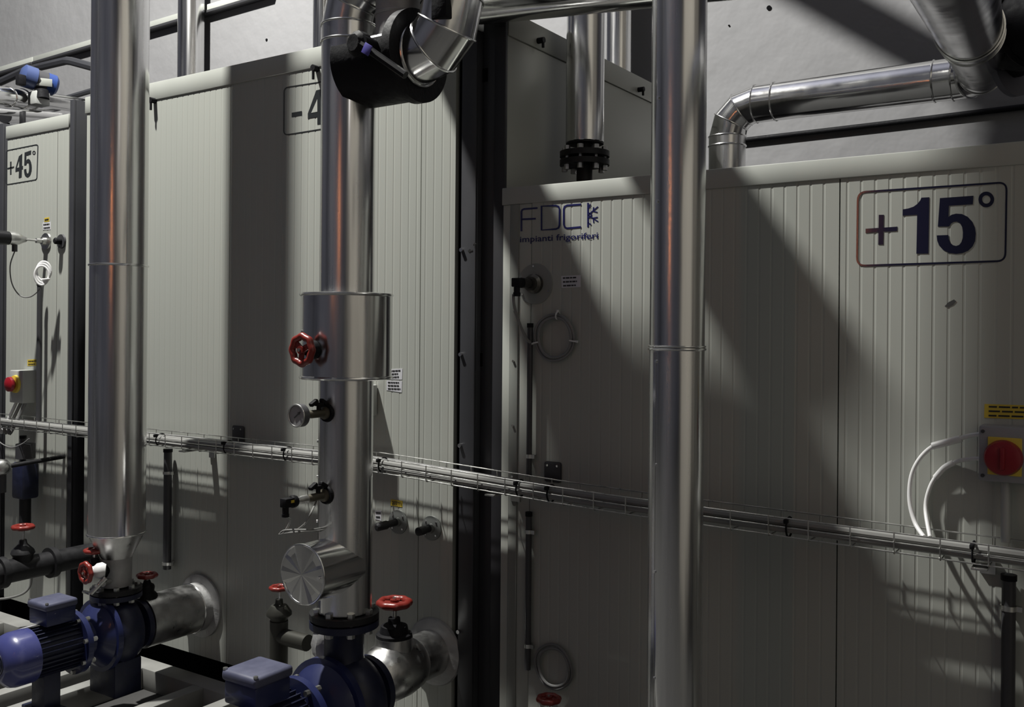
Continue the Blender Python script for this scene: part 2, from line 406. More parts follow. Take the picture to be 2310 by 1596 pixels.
def text(body, parent, name, mt, q0, q1, hpx, off=.0003, bold=0.):   # baseline from pixel q0 to q1 on the tank plane
    cu_ = bpy.data.curves.new('t', 'FONT'); cu_.body = body; cu_.size = 1; cu_.offset = bold; cu_.resolution_u = 2
    o = bpy.data.objects.new('t', cu_); col.objects.link(o)
    dg = bpy.context.evaluated_depsgraph_get(); me = bpy.data.meshes.new_from_object(o.evaluated_get(dg))
    vs_ = [v.co.copy() for v in me.vertices]; fs = [list(p_.vertices) for p_ in me.polygons]
    bpy.data.objects.remove(o); bpy.data.curves.remove(cu_); bpy.data.meshes.remove(me)
    x0_, x1_ = min(v.x for v in vs_), max(v.x for v in vs_)
    a, b = PX(*q0, off+.001), PX(*q1, off+.001); ex = b-a; h = m(hpx, a)/.7
    mb = MB().add([a+ex*((v.x-x0_)/(x1_-x0_))+Vector((0, 0, v.y*h)) for v in vs_], fs)
    return build(name, mb, mt, parent, smooth=False)
text('impianti frigoriferi', sg, 'lettering', INKB, (1173, 547), (1349, 538), 13.5, bold=.012)

# ------------------------------------------------------------------ labels stuck on the tanks
def label_plate(name, label, cat, q, mt, lines=0, txt=None, ink=INKD, off=0.):
    t = thing(name, label, cat, PX((q[0][0]+q[2][0])/2, q[2][1], off))
    flat([q], t, 'plate', mt, off=off)
    (ax, ay), (bx, by), (cx_, cy_), (dx, dy) = q
    if txt:
        text(txt, t, 'lettering', ink, (ax+(dx-ax)*.75+(bx-ax)*.12, ay+(dy-ay)*.78+(by-ay)*.12), (bx-(bx-ax)*.12, by+(cy_-by)*.78-(by-ay)*.12), (dy-ay)*.55, off=off+.001, bold=.03)
    if lines:
        mb = []
        for i in range(lines):
            f0 = (i+.38)/(lines+.1); f1 = f0+.36/lines; u = .08
            end = random.uniform(.7, .94)
            while u < end:
                du = random.uniform(.10, .22); u2 = min(u+du, end)
                P = lambda uu, ff: (ax+(bx-ax)*uu+(dx-ax)*ff, ay+(by-ay)*uu+(dy-ay)*ff)
                mb.append([P(u, f0), P(u2, f0), P(u2, f1), P(u, f1)]); u = u2+.035
        flat(mb, t, 'print', ink, off=off+.001)
    return t
label_plate('paper_label', 'white printed sticker beside the round sensor plate on the right tank', 'label', [(1266, 623), (1310, 621), (1310, 648), (1267, 650)], WHITE, 3)
label_plate('paper_label', 'upper of two white stickers right of the aluminium collar', 'label', [(873, 834), (908, 832), (907, 857), (872, 856)], WHITE, 3)
label_plate('paper_label', 'lower of two white stickers right of the aluminium collar', 'label', [(872, 859), (907, 860), (906, 886), (872, 881)], WHITE, 3)
label_plate('tag_label', 'small yellow tag reading 20TT1 above the wall stub on the middle tank', 'label', [(882, 1127), (908, 1131), (907, 1145), (881, 1141)], YEL, 0, '20TT1')
label_plate('paper_label', 'white paper scrap low on the middle tank next to the pipe', 'label', [(846, 1152), (860, 1153), (860, 1176), (847, 1172)], WHITE, 2)
label_plate('tag_label', 'tiny yellow tag above the white sticker on the left tank', 'label', [(100, 492), (111, 490), (111, 500), (100, 501)], YEL, 1)
label_plate('paper_label', 'tiny white sticker above the sensor flange on the left tank', 'label', [(96, 503), (114, 501), (114, 518), (97, 519)], WHITE, 2)
label_plate('tag_label', 'small yellow tag above the emergency switch on the left tank', 'label', [(62, 812), (84, 811), (84, 825), (62, 826)], YEL, 2)
label_plate('warning_label', 'wide yellow warning label above the red isolator on the right tank', 'label', [(2221, 912), (2345, 916), (2344, 948), (2220, 943)], YEL, 3)

# ------------------------------------------------------------------ pipes
def bead(P, d, R, parent, name='bead', mt=BRIGHT, t=.005):
    return build(name, MB().torus(P, d, R, t, 48, 8), mt, parent)
def vjack(x, y, z0, z1, R, parent, mt=ALU, n=64, name='jacket_section'):
    Mx = frame((x, y, z0), (0, 0, 1))
    return build(name, MB().lathe([(0, 0), (R-.002, 0), (R, .002), (R, z1-z0-.002), (R-.002, z1-z0), (0, z1-z0)], Mx, n), mt, parent)
ALUB = mat('bead_metal', (.72, .72, .71), .22, 1.)

# left pipe
LPq = W(268, 600, 2.544); LX, LY = LPq.x, LPq.y; LR = m(61.5, LPq)
def ZL(py): return W(268, py, LY).z
LP = thing('insulated_pipe', 'leftmost thick vertical aluminium-clad pipe tapering above the small blue pump', 'pipe', (LX, LY, ZL(1325)))
vjack(LX, LY, ZL(600), 4.6, LR, LP)
vjack(LX, LY, ZL(1203), ZL(600), LR, LP)
bead((LX, LY, ZL(600)), (0, 0, 1), LR+.001, LP, mt=ALUB); bead((LX, LY, ZL(1203)), (0, 0, 1), LR+.001, LP, mt=ALUB, t=.004)
build('reducer_cone', MB().lathe([(LR*.55, 0), (LR*.98, ZL(1204)-ZL(1258))], frame((LX, LY, ZL(1258)), (0, 0, 1)), 40), ALUS, LP)
build('neck_wrap', MB().lathe([(0, 0), (LR*.56, .001), (LR*.53, .03), (LR*.545, ZL(1257)-ZL(1322)), (0, ZL(1257)-ZL(1322))], frame((LX, LY, ZL(1322)), (0, 0, 1)), 28), FOIL, LP)
# middle pipe
MPq = W(782, 740, 2.485); MX, MY = MPq.x, MPq.y; MR = m(61, MPq)
def ZM(py): return W(782, py, MY).z
MPp = thing('insulated_pipe', 'middle vertical aluminium-clad pipe carrying the wide collar and gauge', 'pipe', (MX, MY, ZM(1380)))
ZB = ZM(62)
vjack(MX, MY, ZM(100), ZB, MR, MPp)
vjack(MX, MY, ZM(855), ZM(100), MR, MPp)
vjack(MX, MY, ZM(1378), ZM(855), MR, MPp)
bead((MX, MY, ZM(100)), (0, 0, 1), MR, MPp, mt=ALUB)
CR_ = m(101, MPq)
cz0, cz1 = ZM(851), ZM(666)
build('collar', MB().lathe([(0, 0), (CR_, 0), (CR_, cz1-cz0), (0, cz1-cz0)], frame((MX, MY, cz0), (0, 0, 1)), 72), ALU, MPp)
bead((MX, MY, cz0), (0, 0, 1), CR_, MPp, 'collar_rim', ALUB, .006); bead((MX, MY, cz1), (0, 0, 1), CR_, MPp, 'collar_rim', ALUB, .006)
for dz in (.045, .16):
    a = math.radians(238); c_ = Vector((MX+CR_*cos(a), MY+CR_*sin(a), cz0+dz))
    build('rivet', MB().cyl(c_-Vector((cos(a), sin(a), 0))*.003, c_+Vector((cos(a), sin(a), 0))*.004, .005, 8), BRIGHT, MPp)
for py in (995, 1075, 1175):
    a = math.radians(225); c_ = Vector((MX+MR*cos(a), MY+MR*sin(a), ZM(py)))
    build('rivet', MB().cyl(c_-Vector((cos(a), sin(a), 0))*.003, c_+Vector((cos(a), sin(a), 0))*.004, .005, 8), BRIGHT, MPp)
def elbow(parent, c, a0, a1, ex, ey, Rb, r, n=3, mt=ALUH, name='elbow_segment', t=.004):
    # mitred segments around centre c, in the plane ex,ey, with a bead at each joint
    ex, ey = Vector(ex), Vector(ey)
    for k in range(n):
        b0, b1 = a0+(a1-a0)*k/n, a0+(a1-a0)*(k+1)/n
        P0, P1 = c+(ex*cos(b0)+ey*sin(b0))*Rb, c+(ex*cos(b1)+ey*sin(b1))*Rb
        mb = MB(); N = 48; nz = ex.cross(ey).normalized(); vs_ = []
        for P, b in ((P0, b0), (P1, b1)):
            rad = ex*cos(b)+ey*sin(b)
            for i in range(N):
                q = 2*pi*i/N; vs_.append(P+rad*(r*cos(q))+nz*(r*sin(q)))
        fs = [[i, (i+1) % N, N+(i+1) % N, N+i] for i in range(N)]
        mb.add(vs_, fs); build(name, mb, mt, parent)
        if k: bead(P0, ex*(-sin(b0))+ey*cos(b0), r+.0005, parent, mt=ALUB, t=t)
    for b in (a0, a1): bead(c+(ex*cos(b)+ey*sin(b))*Rb, ex*(-sin(b))+ey*cos(b), r+.0005, parent, mt=ALUB, t=t)
RB = .15
elbow(MPp, Vector((MX+RB, MY, ZB)), pi, pi/2, (1, 0, 0), (0, 0, 1), RB, MR, 3)
def hjack(p0, p1, R, parent, mt=ALUH, name='jacket_section', n=56):
    return build(name, MB().cyl(p0, p1, R, n), mt, parent)
hjack((MX+RB, MY, ZB+RB), (MX+RB+.2, MY, ZB+RB), MR, MPp)
# tee branch with round end cap
BCq = W(690, 1298, 2.284)
bz = BCq.z; brr = m(67, BCq)
br = hjack((MX, MY, bz), (MX, BCq.y, bz), brr, MPp, ALUH, 'tee_branch')
def radial_cap(P, d, R, parent):
    mb = MB(); N = 12
    Mx = frame(P, d)
    vs_ = [(0, 0, .006)]+[(R*cos(2*pi*k/N/3), R*sin(2*pi*k/N/3), (.004, -.004, .001, .005, -.003, .002)[(k//3) % 6]) for k in range(N*3)]
    mb.add(vs_, [[0, 1+k, 1+(k+1) % (N*3)] for k in range(N*3)], Mx)
    o = build('end_cap', mb, mat('brushed_cap', (.62, .62, .61), .25, 1.), parent, smooth=False); bead(P, d, R, parent, 'cap_rim', ALUB, .004); return o
cp = radial_cap(Vector((MX, BCq.y-.001, bz)), (0, -1, 0), brr, br)
q = W(720, 1305, BCq.y-.006)
build('screw', MB().cyl(q, q-Vector((0, .006, 0)), .006, 8), BRIGHT, br)
# side branch to the right: insulated valve and elbow
ax_z = 2.515; axl = MX+.10
BV = thing('insulated_valve', 'black foam-wrapped lever valve hanging high beside the middle pipe', 'valve', (MX+.2, MY, ax_z-.14))
hjack((axl-.02, MY, ax_z), (axl+.22, MY, ax_z), .098, BV, FOIL, 'grey_wrap')
vjack(axl+.115, MY+.02, ax_z+.05, 2.84, .082, BV, FOIL, 32, 'neck_wrap')
bead((axl+.115, MY+.02, ax_z+.155), (0, 0, 1), .082, BV, mt=FOIL, t=.005)
def halfshell(x0, x1, r0, r1, a0, a1, n=24):
    mb = MB(); vs_ = []; fs = []
    for x in (x0, x1):
        for k in range(n+1):
            a = a0+(a1-a0)*k/n
            for r in (r0, r1): vs_.append((x, MY+r*cos(a), ax_z+r*sin(a)))
    Wd = (n+1)*2
    for k in range(n):
        for s_ in (0, Wd): fs.append([s_+2*k, s_+2*k+1, s_+2*k+3, s_+2*k+2])
        fs.append([2*k, 2*k+2, Wd+2*k+2, Wd+2*k]); fs.append([2*k+1, 2*k+3, Wd+2*k+3, Wd+2*k+1])
    for k in (0, n): fs.append([2*k, 2*k+1, Wd+2*k+1, Wd+2*k])
    return mb.add(vs_, fs)
build('foam_shell', halfshell(axl-.05, axl+.20, .105, .145, math.radians(165), math.radians(345)), BLACK, BV)
build('foam_disc', MB().lathe([(.05, 0), (.155, 0), (.155, .035), (.05, .035)], frame((axl+.185, MY, ax_z), (1, 0, 0)), 48), BLACK, BV)
lq0, lq1 = W(812, 98, MY-.20), W(915, 170, MY-.17)
build('lever', MB().tube([lq0, lq1], .013, 8).cyl(lq0+Vector((0, .0, 0)), lq0+Vector((0, .12, .0)), .03, 16), BLACKG, BV)
hub = Vector((lq0.x-.02, lq0.y+.02, lq0.z+.005))
build('gear_hub', MB().lathe([(0, -.03), (.028, -.03), (.042, -.015), (.042, .015), (.03, .03), (.03, .10), (0, .10)], frame(hub, (.1, 1, 0)), 10), BLACK, BV)
lb = (lq0*.78+lq1*.22)
build('sticker', MB().box((0, 0, 0), (.034, .004, .034), .001, Matrix.Translation(lb+Vector((0, -.014, 0))) @ Matrix.Rotation(math.radians(32), 4, 'Y')), mat('violet_sticker', (.09, .08, .34), .4), BV)
EX_ = W(1020, 30, MY).x; er = .101
EB = thing('insulated_pipe', 'segmented shiny elbow rising from the black valve at the top', 'pipe', (EX_-.1, MY, ax_z-.1))
eR = .15
hjack((axl+.222, MY, ax_z), (EX_-eR, MY, ax_z), er, EB, ALUH)
bead((axl+.224, MY, ax_z), (1, 0, 0), er, EB, mt=ALUB)
elbow(EB, Vector((EX_-eR, MY, ax_z+eR)), -pi/2, 0, (1, 0, 0), (0, 0, 1), eR, er, 3)
vjack(EX_, MY, ax_z+eR, 2.74, er, EB, ALU)
for k in range(6):
    a = math.radians(212); q = Vector((EX_+er*cos(a), MY+er*sin(a), ax_z+eR+.02+.022*k))
    build('rivet', MB().cyl(q-Vector((cos(a), sin(a), 0))*.002, q+Vector((cos(a), sin(a), 0))*.003, .004, 8), BRIGHT, EB)
q = W(1043, 8, MY-er); build('tape_patch', MB().bar((EX_-.005, MY-er-.004, q.z-.03), (EX_+.055, MY-er+.03, q.z+.1), .004), BLACK, EB)
# right pipe
RPq = W(1527, 788, 2.5); RX, RY = RPq.x, RPq.y; RR = m(61.5, RPq)
def ZR(py): return W(1527, py, RY).z
RP = thing('insulated_pipe', 'right vertical aluminium-clad pipe running the full height of the photo', 'pipe', (RX, RY, -.12))
vjack(RX, RY, ZR(788), 4.6, RR, RP); vjack(RX, RY, -.12, ZR(788), RR, RP)
bead((RX, RY, ZR(788)), (0, 0, 1), RR+.001, RP, mt=ALUB, t=.004); bead((RX, RY, ZR(782)), (0, 0, 1), RR+.001, RP, mt=ALUB, t=.003)
for py in (815, 1045, 1283, 1520, 460, 230):
    a = math.radians(247); c_ = Vector((RX+RR*cos(a), RY+RR*sin(a), ZR(py)))
    build('rivet', MB().cyl(c_-Vector((cos(a), sin(a), 0))*.003, c_+Vector((cos(a), sin(a), 0))*.004, .0045, 8), BRIGHT, RP)
a = math.radians(242)
build('lap_seam', MB().box((0, 0, 0), (.012, .0015, ZR(795)-(-.1)), 0, Matrix.Translation((RX+RR*cos(a), RY+RR*sin(a), (ZR(795)-.1)/2)) @ Matrix.Rotation(a+pi/2, 4, 'Z')), ALU, RP)
# header behind the elbow
HP = thing('insulated_pipe', 'horizontal aluminium-clad header pipe crossing the top between elbow and right pipe', 'pipe', (-1.5, 2.85, 2.7))
h0, h1 = W(1010, 18, 2.95), W(1700, -60, 2.95)
hjack(h0, h1, .075, HP, ALUH)
# small pipe with flanges on the right tank's roof
SPq = W(1320, 200, 3.35); SX, SY = SPq.x, SPq.y; SR = m(43, SPq)
def ZS(py): return W(1320, py, SY).z
SP = thing('insulated_pipe', 'slim vertical clad pipe ending in a bolted flange on the right tank roof', 'pipe', (SX, SY, ZT15))
vjack(SX, SY, ZS(323), 3.25, SR, SP)
build('end_plate', MB().lathe([(0, 0), (SR*.99, 0), (SR*.99, .004), (0, .004)], frame((SX, SY, ZS(326)), (0, 0, 1)), 40), IRON, SP)
build('neck', MB().cyl((SX, SY, ZT15-.01), (SX, SY, ZS(322)), SR*.42, 20), IRON, SP)
fr = m(56, SPq)
for py, nm in ((349, 'flange'), (368, 'flange')):
    build(nm, MB().lathe([(0, 0), (fr, 0), (fr, .022), (0, .022)], frame((SX, SY, ZS(py)-.011), (0, 0, 1)), 40), IRON, SP)
bl = MB().cyl((0, 0, -.045), (0, 0, .045), .007, 8).cyl((0, 0, .03), (0, 0, .045), .012, 6).cyl((0, 0, -.05), (0, 0, -.03), .012, 6)
b0 = None
for k in range(8):
    a = 2*pi*k/8+.3; P = Vector((SX+fr*.82*cos(a), SY+fr*.82*sin(a), ZS(358)-.05))
    if b0 is None: b0 = build('bolt', bl, STEEL, SP); b0.location = P-WL[SP.name]
    else: dup(b0, P, SP)

# right-hand wall piping
q = W(1640, 360, 4.8); wr = m(41, q)
WP = thing('insulated_pipe', 'aluminium-clad pipe with bend along the back wall above the right tank', 'pipe', (q.x, q.y, ZT15))
wz = W(1900, 210, 4.8).z
wRb = .155
vjack(q.x, q.y, ZT15, wz-wRb, wr, WP)
elbow(WP, Vector((q.x+wRb, q.y, wz-wRb)), pi, pi/2, (1, 0, 0), (0, 0, 1), wRb, wr, 3)
xe = W(2150, 200, 4.8).x
hjack((q.x+wRb, q.y, wz), (xe, q.y, wz), wr, WP)
bead((q.x+wRb+.1, q.y, wz), (1, 0, 0), wr, WP, mt=ALUB); bead((xe-.08, q.y, wz), (1, 0, 0), wr, WP, mt=ALUB); bead((q.x, q.y, wz-wRb-.05), (0, 0, 1), wr, WP, mt=ALUB)
YP = thing('insulated_pipe', 'dark shaded clad pipe running from the back wall towards the viewer, top right', 'pipe', (xe, 3.8, 2.4))
e1 = Vector((xe+.14, q.y-.13, wz)); e0 = Vector((-.40, 2.60, 2.47))
elbow(YP, Vector((xe, q.y-.14, wz)), pi/2, 0, (1, 0, 0), (0, 1, 0), .14, wr+.004, 3, ALUH)
ym = e1+(e0-e1)*.62
hjack(e1, ym, wr+.006, YP); hjack(ym, e0+(e0-e1)*.6, wr+.004, YP)
bead(ym, e0-e1, wr+.008, YP, mt=ALUB, t=.004); bead(e1+(e0-e1)*.55, e0-e1, wr+.008, YP, mt=ALUB, t=.003)
# black valve at the top right corner
vq = W(2318, 62, 4.0)
TV = thing('insulated_valve', 'black wrapped valve with grey flange at the top right corner', 'valve', vq-Vector((0, 0, .25)))
build('foam_body', MB().lathe([(0, -.13), (.12, -.12), (.145, -.07), (.15, .0), (.14, .07), (.1, .13), (0, .14)], frame(vq, (.8, -.6, .1)), 14), BLACK, TV)
fq = W(2286, 128, 4.2)
build('flange', MB().lathe([(0, -.012), (.155, -.012), (.155, .012), (0, .012)], frame(fq+Vector((0, 0, .0)), (1, -.45, 0)), 40), mat('grey_flange', (.17, .17, .2), .6), TV)
build('pipe_stub', MB().cyl(fq, vq, .09, 24), IRON, TV)
build('strap', MB().torus(vq, (.8, -.6, .1), .147, .012, 30, 6), BLACK, TV)
for dx in (0, .02): build('bolt', MB().cyl(fq+Vector((-.03, -.1, .06-dx*6)), fq+Vector((.03, -.1, .06-dx*6)), .012, 8), STEEL, TV)
# dark conduit along the back wall
single('wall_conduit', 'thin black conduit along the back wall below the shiny bent pipe', 'conduit', MB().tube([W(1640, 321, 5.183), W(1990, 280, 5.183), W(2360, 235, 5.183)], .0145, 12), BLACK)
# trunking on the wall, left
wtk = thing('wall_trunking', 'long grey cable trunking high on the back wall behind the left pipes', 'trunking', W(200, 105, 5.17))
for a, b in (((-40, 172), (80, 136)), ((80, 136), (300, 71)), ((300, 71), (620, -24))):
    A, B = W(*a, 5.17), W(*b, 5.17); d = B-A
    build('trunking_length', MB().box((0, 0, 0), (d.length-.01, .06, .055), .004, Matrix.Translation((A+B)/2) @ Matrix.Rotation(-math.atan2(d.z, d.x), 4, 'Y')), TRIM, wtk)
    build('lid_edge', MB().box((0, 0, 0), (d.length-.012, .075, .022), .003, Matrix.Translation((A+B)/2+Vector((0, -.004, -.035))) @ Matrix.Rotation(-math.atan2(d.z, d.x), 4, 'Y')), CONDUIT, wtk)
# background vertical pipes near the wall
def bgpipe(px, y, halfpx, z0, label):
    q_ = W(px, 60, y); t = thing('wall_pipe', label, 'pipe', (q_.x, q_.y, z0), 'vertical pipes by the back wall'); r_ = m(halfpx, q_)
    vjack(q_.x, q_.y, z0, 4.9, r_, t); return t
bgpipe(431, 5.03, 29, -.12, 'shiny vertical pipe by the back wall just right of the leftmost pipe')
bgpipe(728, 5.03, 22, -.12, 'vertical back wall pipe mostly hidden behind the middle pipe')
bgpipe(1396, 5.03, 31, -.12, 'vertical back wall pipe between slim flanged pipe and right pipe')

# ------------------------------------------------------------------ overhead runs above the frame (unseen, placed for the shade they cast)
def overhead(label, pts, r):
    t = thing('overhead_pipe', label, 'pipe', pts[0], 'pipe runs above the photo')
    build('jacket_section', MB().tube(pts, r, 32), ALUH, t); return t

OZ = 3.4
overhead('overhead pipe run above the middle pipe, out of the photo', [(-2.637, 3.4, OZ), (-2.637, 2.45, OZ)], .10)
overhead('overhead header pipe above the black valve, out of the photo', [(-2.81, 2.506, OZ), (-2.22, 2.459, OZ)], .06)
overhead('second unseen header pipe above the black valve, added for its shade', [(-2.98, 2.425, OZ), (-2.5, 2.412, OZ)], .06)  # added to carry the header's shade lower on the right tank
overhead('unseen riser pipe overhead, added to shade the right end of the tank', [(-1.79, 2.47, 3.2), (-1.79, 2.47, 4.8)], .07)  # added out of view to darken the right tank's far end
overhead('overhead pipe run crossing above the shiny elbow, out of the photo', [(-2.127, 3.4, OZ), (-2.127, 2.51, OZ)], .13)
overhead('sloping overhead pipe near the back wall, out of the photo', [(-3.2, 3.8, 5.255), (-2.0, 3.8, 4.36)], .07)
overhead('unseen high pipe run towards the back wall, added to shade the top right pipe', [(-2.52, 1.7, 4.85), (-2.52, 3.4, 4.85)], .115)  # added light blocker for the pipe coming forward at top right
# warm work lamp behind the viewer
WLp = thing('work_lamp', 'warm orange tube work lamp on a stand behind the viewer', 'lamp', (-1.78, -1.3, -.12))
build('tube', MB().cyl((-1.78, -1.3, 2.0), (-1.78, -1.3, 2.85), .016, 16), mat('warm_tube', (1, .4, .15), .5, emit=((1, .34, .12), 17)), WLp)
build('stand', MB().cyl((-1.78, -1.3, -.12), (-1.78, -1.3, 2.0), .02, 12).cyl((-1.78, -1.3, -.12), (-1.78, -1.3, -.09), .2, 24), IRON, WLp)

# ------------------------------------------------------------------ valves
def handwheel(P, d, R, parent, mt=RED, lobes=8, spokes=4):
    P = Vector(P); d = Vector(d).normalized()
    mb = MB().torus(P, d, R*.78, R*.215, 56, 10, lobes, .045)
    Mx = frame(P, d)
    mb.lathe([(0, -R*.1), (R*.24, -R*.1), (R*.24, R*.2), (0, R*.2)], Mx, 16)
    for k in range(spokes):
        a = 2*pi*k/spokes+.4
        mb.box((R*.42, 0, 0), (R*.62, R*.36, R*.14), R*.03, Mx @ Matrix.Rotation(a, 4, 'Z'))
    o = build('handwheel', mb, mt, parent)
    build('nut', MB().lathe([(0, R*.18), (R*.11, R*.18), (R*.11, R*.3), (0, R*.3)], Mx, 6), STEEL, o)
    return o
def gate_valve(label, P, d, R, stem, bonnet, body, parent_name='gate_valve', mtb=IRON, group=None):
    # P wheel centre, d axis from body to wheel; stem length; bonnet profile [(r,h)] measured from wheel downwards
    P = Vector(P); d = Vector(d).normalized()
    t = thing(parent_name, label, 'valve', P-d*(stem+bonnet[-1][1]), group)
    handwheel(P, d, R, t)
    build('stem', MB().cyl(P-d*(stem+.01), P, R*.14, 12), STEEL, t)
    build('bonnet', MB().lathe(bonnet, frame(P-d*stem, -d), 24), mtb, t)
    if body: build('body', body, mtb, t)
    return t
# wheel on the collar
cq = W(683, 790, 2.272); cwR = m(39, cq)
t = thing('hand_valve', 'red handwheel valve sticking out of the aluminium collar', 'valve', (MX, MY-CR_, cq.z))
handwheel((MX, cq.y, cq.z), (0, -1, 0), cwR, t, lobes=8, spokes=3)
build('stem', MB().cyl((MX, MY-CR_-.0, cq.z), (MX, cq.y, cq.z), .011, 12), STEEL, t)
build('packing_gland', MB().lathe([(0, 0), (.032, 0), (.030, .018), (.020, .026), (.018, .04), (0, .04)], frame((MX, MY-CR_-.0, cq.z), (0, -1, 0)), 20), BLACK, t)
# gauge
gz = W(706, 934, MY-.15).z
def ball_valve(t, z):
    y0 = MY-MR
    build('valve_body', MB().lathe([(0, 0), (.022, 0), (.022, .015), (.014, .02), (.014, .075), (.011, .08), (.011, .10), (0, .10)], frame((MX, y0, z), (0, -1, 0)), 16), BRONZE, t)
    build('rubber_grommet', MB().lathe([(0, 0), (.033, 0), (.03, .008), (0, .008)], frame((MX, y0-.001+.002, z), (0, -1, 0)), 20), BLACK, t)
    h = build('butterfly_handle', MB().cyl((MX, y0-.038, z+.005), (MX, y0-.038, z+.032), .008, 10).box((0, 0, 0), (.018, .034, .014), .004, Matrix.Translation((MX, y0-.062, z+.038)) @ Matrix.Rotation(.5, 4, 'X')).box((0, 0, 0), (.018, .034, .014), .004, Matrix.Translation((MX, y0-.014, z+.038)) @ Matrix.Rotation(-.5, 4, 'X')).box((MX, y0-.038, z+.032), (.018, .03, .012), .003), BLACK, t)
    return y0-.10
t = thing('pressure_gauge', 'round dial pressure gauge with black tap below the collar', 'gauge', (MX, MY-.2, gz-.04))
ye = ball_valve(t, gz)
gr = .0385
g = build('case', MB().lathe([(0, 0), (.012, 0), (.012, .012), (gr*.8, .012), (gr, .02), (gr, .045), (gr*.9, .048), (gr*.88, .043), (0, .043)], frame((MX, ye+.004, gz), (0, -1, 0)), 40), mat('gauge_case', (.16, .16, .17), .4, .6), t)
build('dial', MB().lathe([(0, .044), (gr*.87, .0438)], frame((MX, ye+.004, gz), (0, -1, 0)), 36), mat('gauge_dial', (.36, .36, .37), .5), g)
build('bezel', MB().torus((MX, ye+.004-.046, gz), (0, -1, 0), gr*.95, .003, 40, 8), STEEL, g)
yd = ye+.004-.0455
build('needle', MB().box((0, 0, 0), (.034, .001, .0035), 0, Matrix.Translation((MX+.004, yd, gz+.003)) @ Matrix.Rotation(math.radians(-38), 4, 'Y')).cyl((MX+.012, yd, gz+.009), (MX+.012, yd-.002, gz+.009), .0045, 10), INKD, g)
# transmitter
tz = W(715, 1120, MY-.13).z
t = thing('pressure_transmitter', 'pressure transmitter with black plug and tap low on the middle pipe', 'sensor', (MX, MY-.25, tz-.05))
ye = ball_valve(t, tz)
build('sensor_body', MB().lathe([(0, 0), (.014, 0), (.014, .03), (.012, .035), (.012, .055), (0, .055)], frame((MX, ye+.01, tz), (0, -1, 0)), 20), STEEL, t)
build('collar_ring', MB().lathe([(0, 0), (.019, 0), (.021, .006), (.021, .016), (.017, .02), (0, .02)], frame((MX, ye-.042, tz), (0, -1, 0)), 20), BLACK, t)
pl = build('plug', MB().box((MX, ye-.078, tz), (.03, .04, .03), .003).cyl((MX, ye-.086, tz-.038), (MX, ye-.086, tz-.01), .011, 12).cyl((MX, ye-.086, tz-.046), (MX, ye-.086, tz-.036), .0125, 12), BLACK, t)
build('yellow_print', MB().box((MX+.0155, ye-.069, tz+.004), (.001, .014, .009)), YEL, pl)
c0 = Vector((MX, ye-.086, tz-.046))
A = lambda px, py: W(px, py, MY-.20)
single('sensor_cable', 'pale looped cable tied below the pressure transmitter', 'cable',
       MB().tube(smoothpath([c0, A(655, 1175), A(642, 1200), A(632, 1206), A(640, 1198), A(668, 1196), A(700, 1196), W(722, 1193, MY-.09)], 6), .0035, 8)
       .tube(smoothpath([A(630, 1206), A(650, 1203), A(675, 1201), W(720, 1198, MY-.09)], 5), .0035, 8)
       .tube(smoothpath([A(668, 1198), A(690, 1180), A(703, 1155), W(715, 1128, MY-.12)], 6), .0035, 8), CABLE)

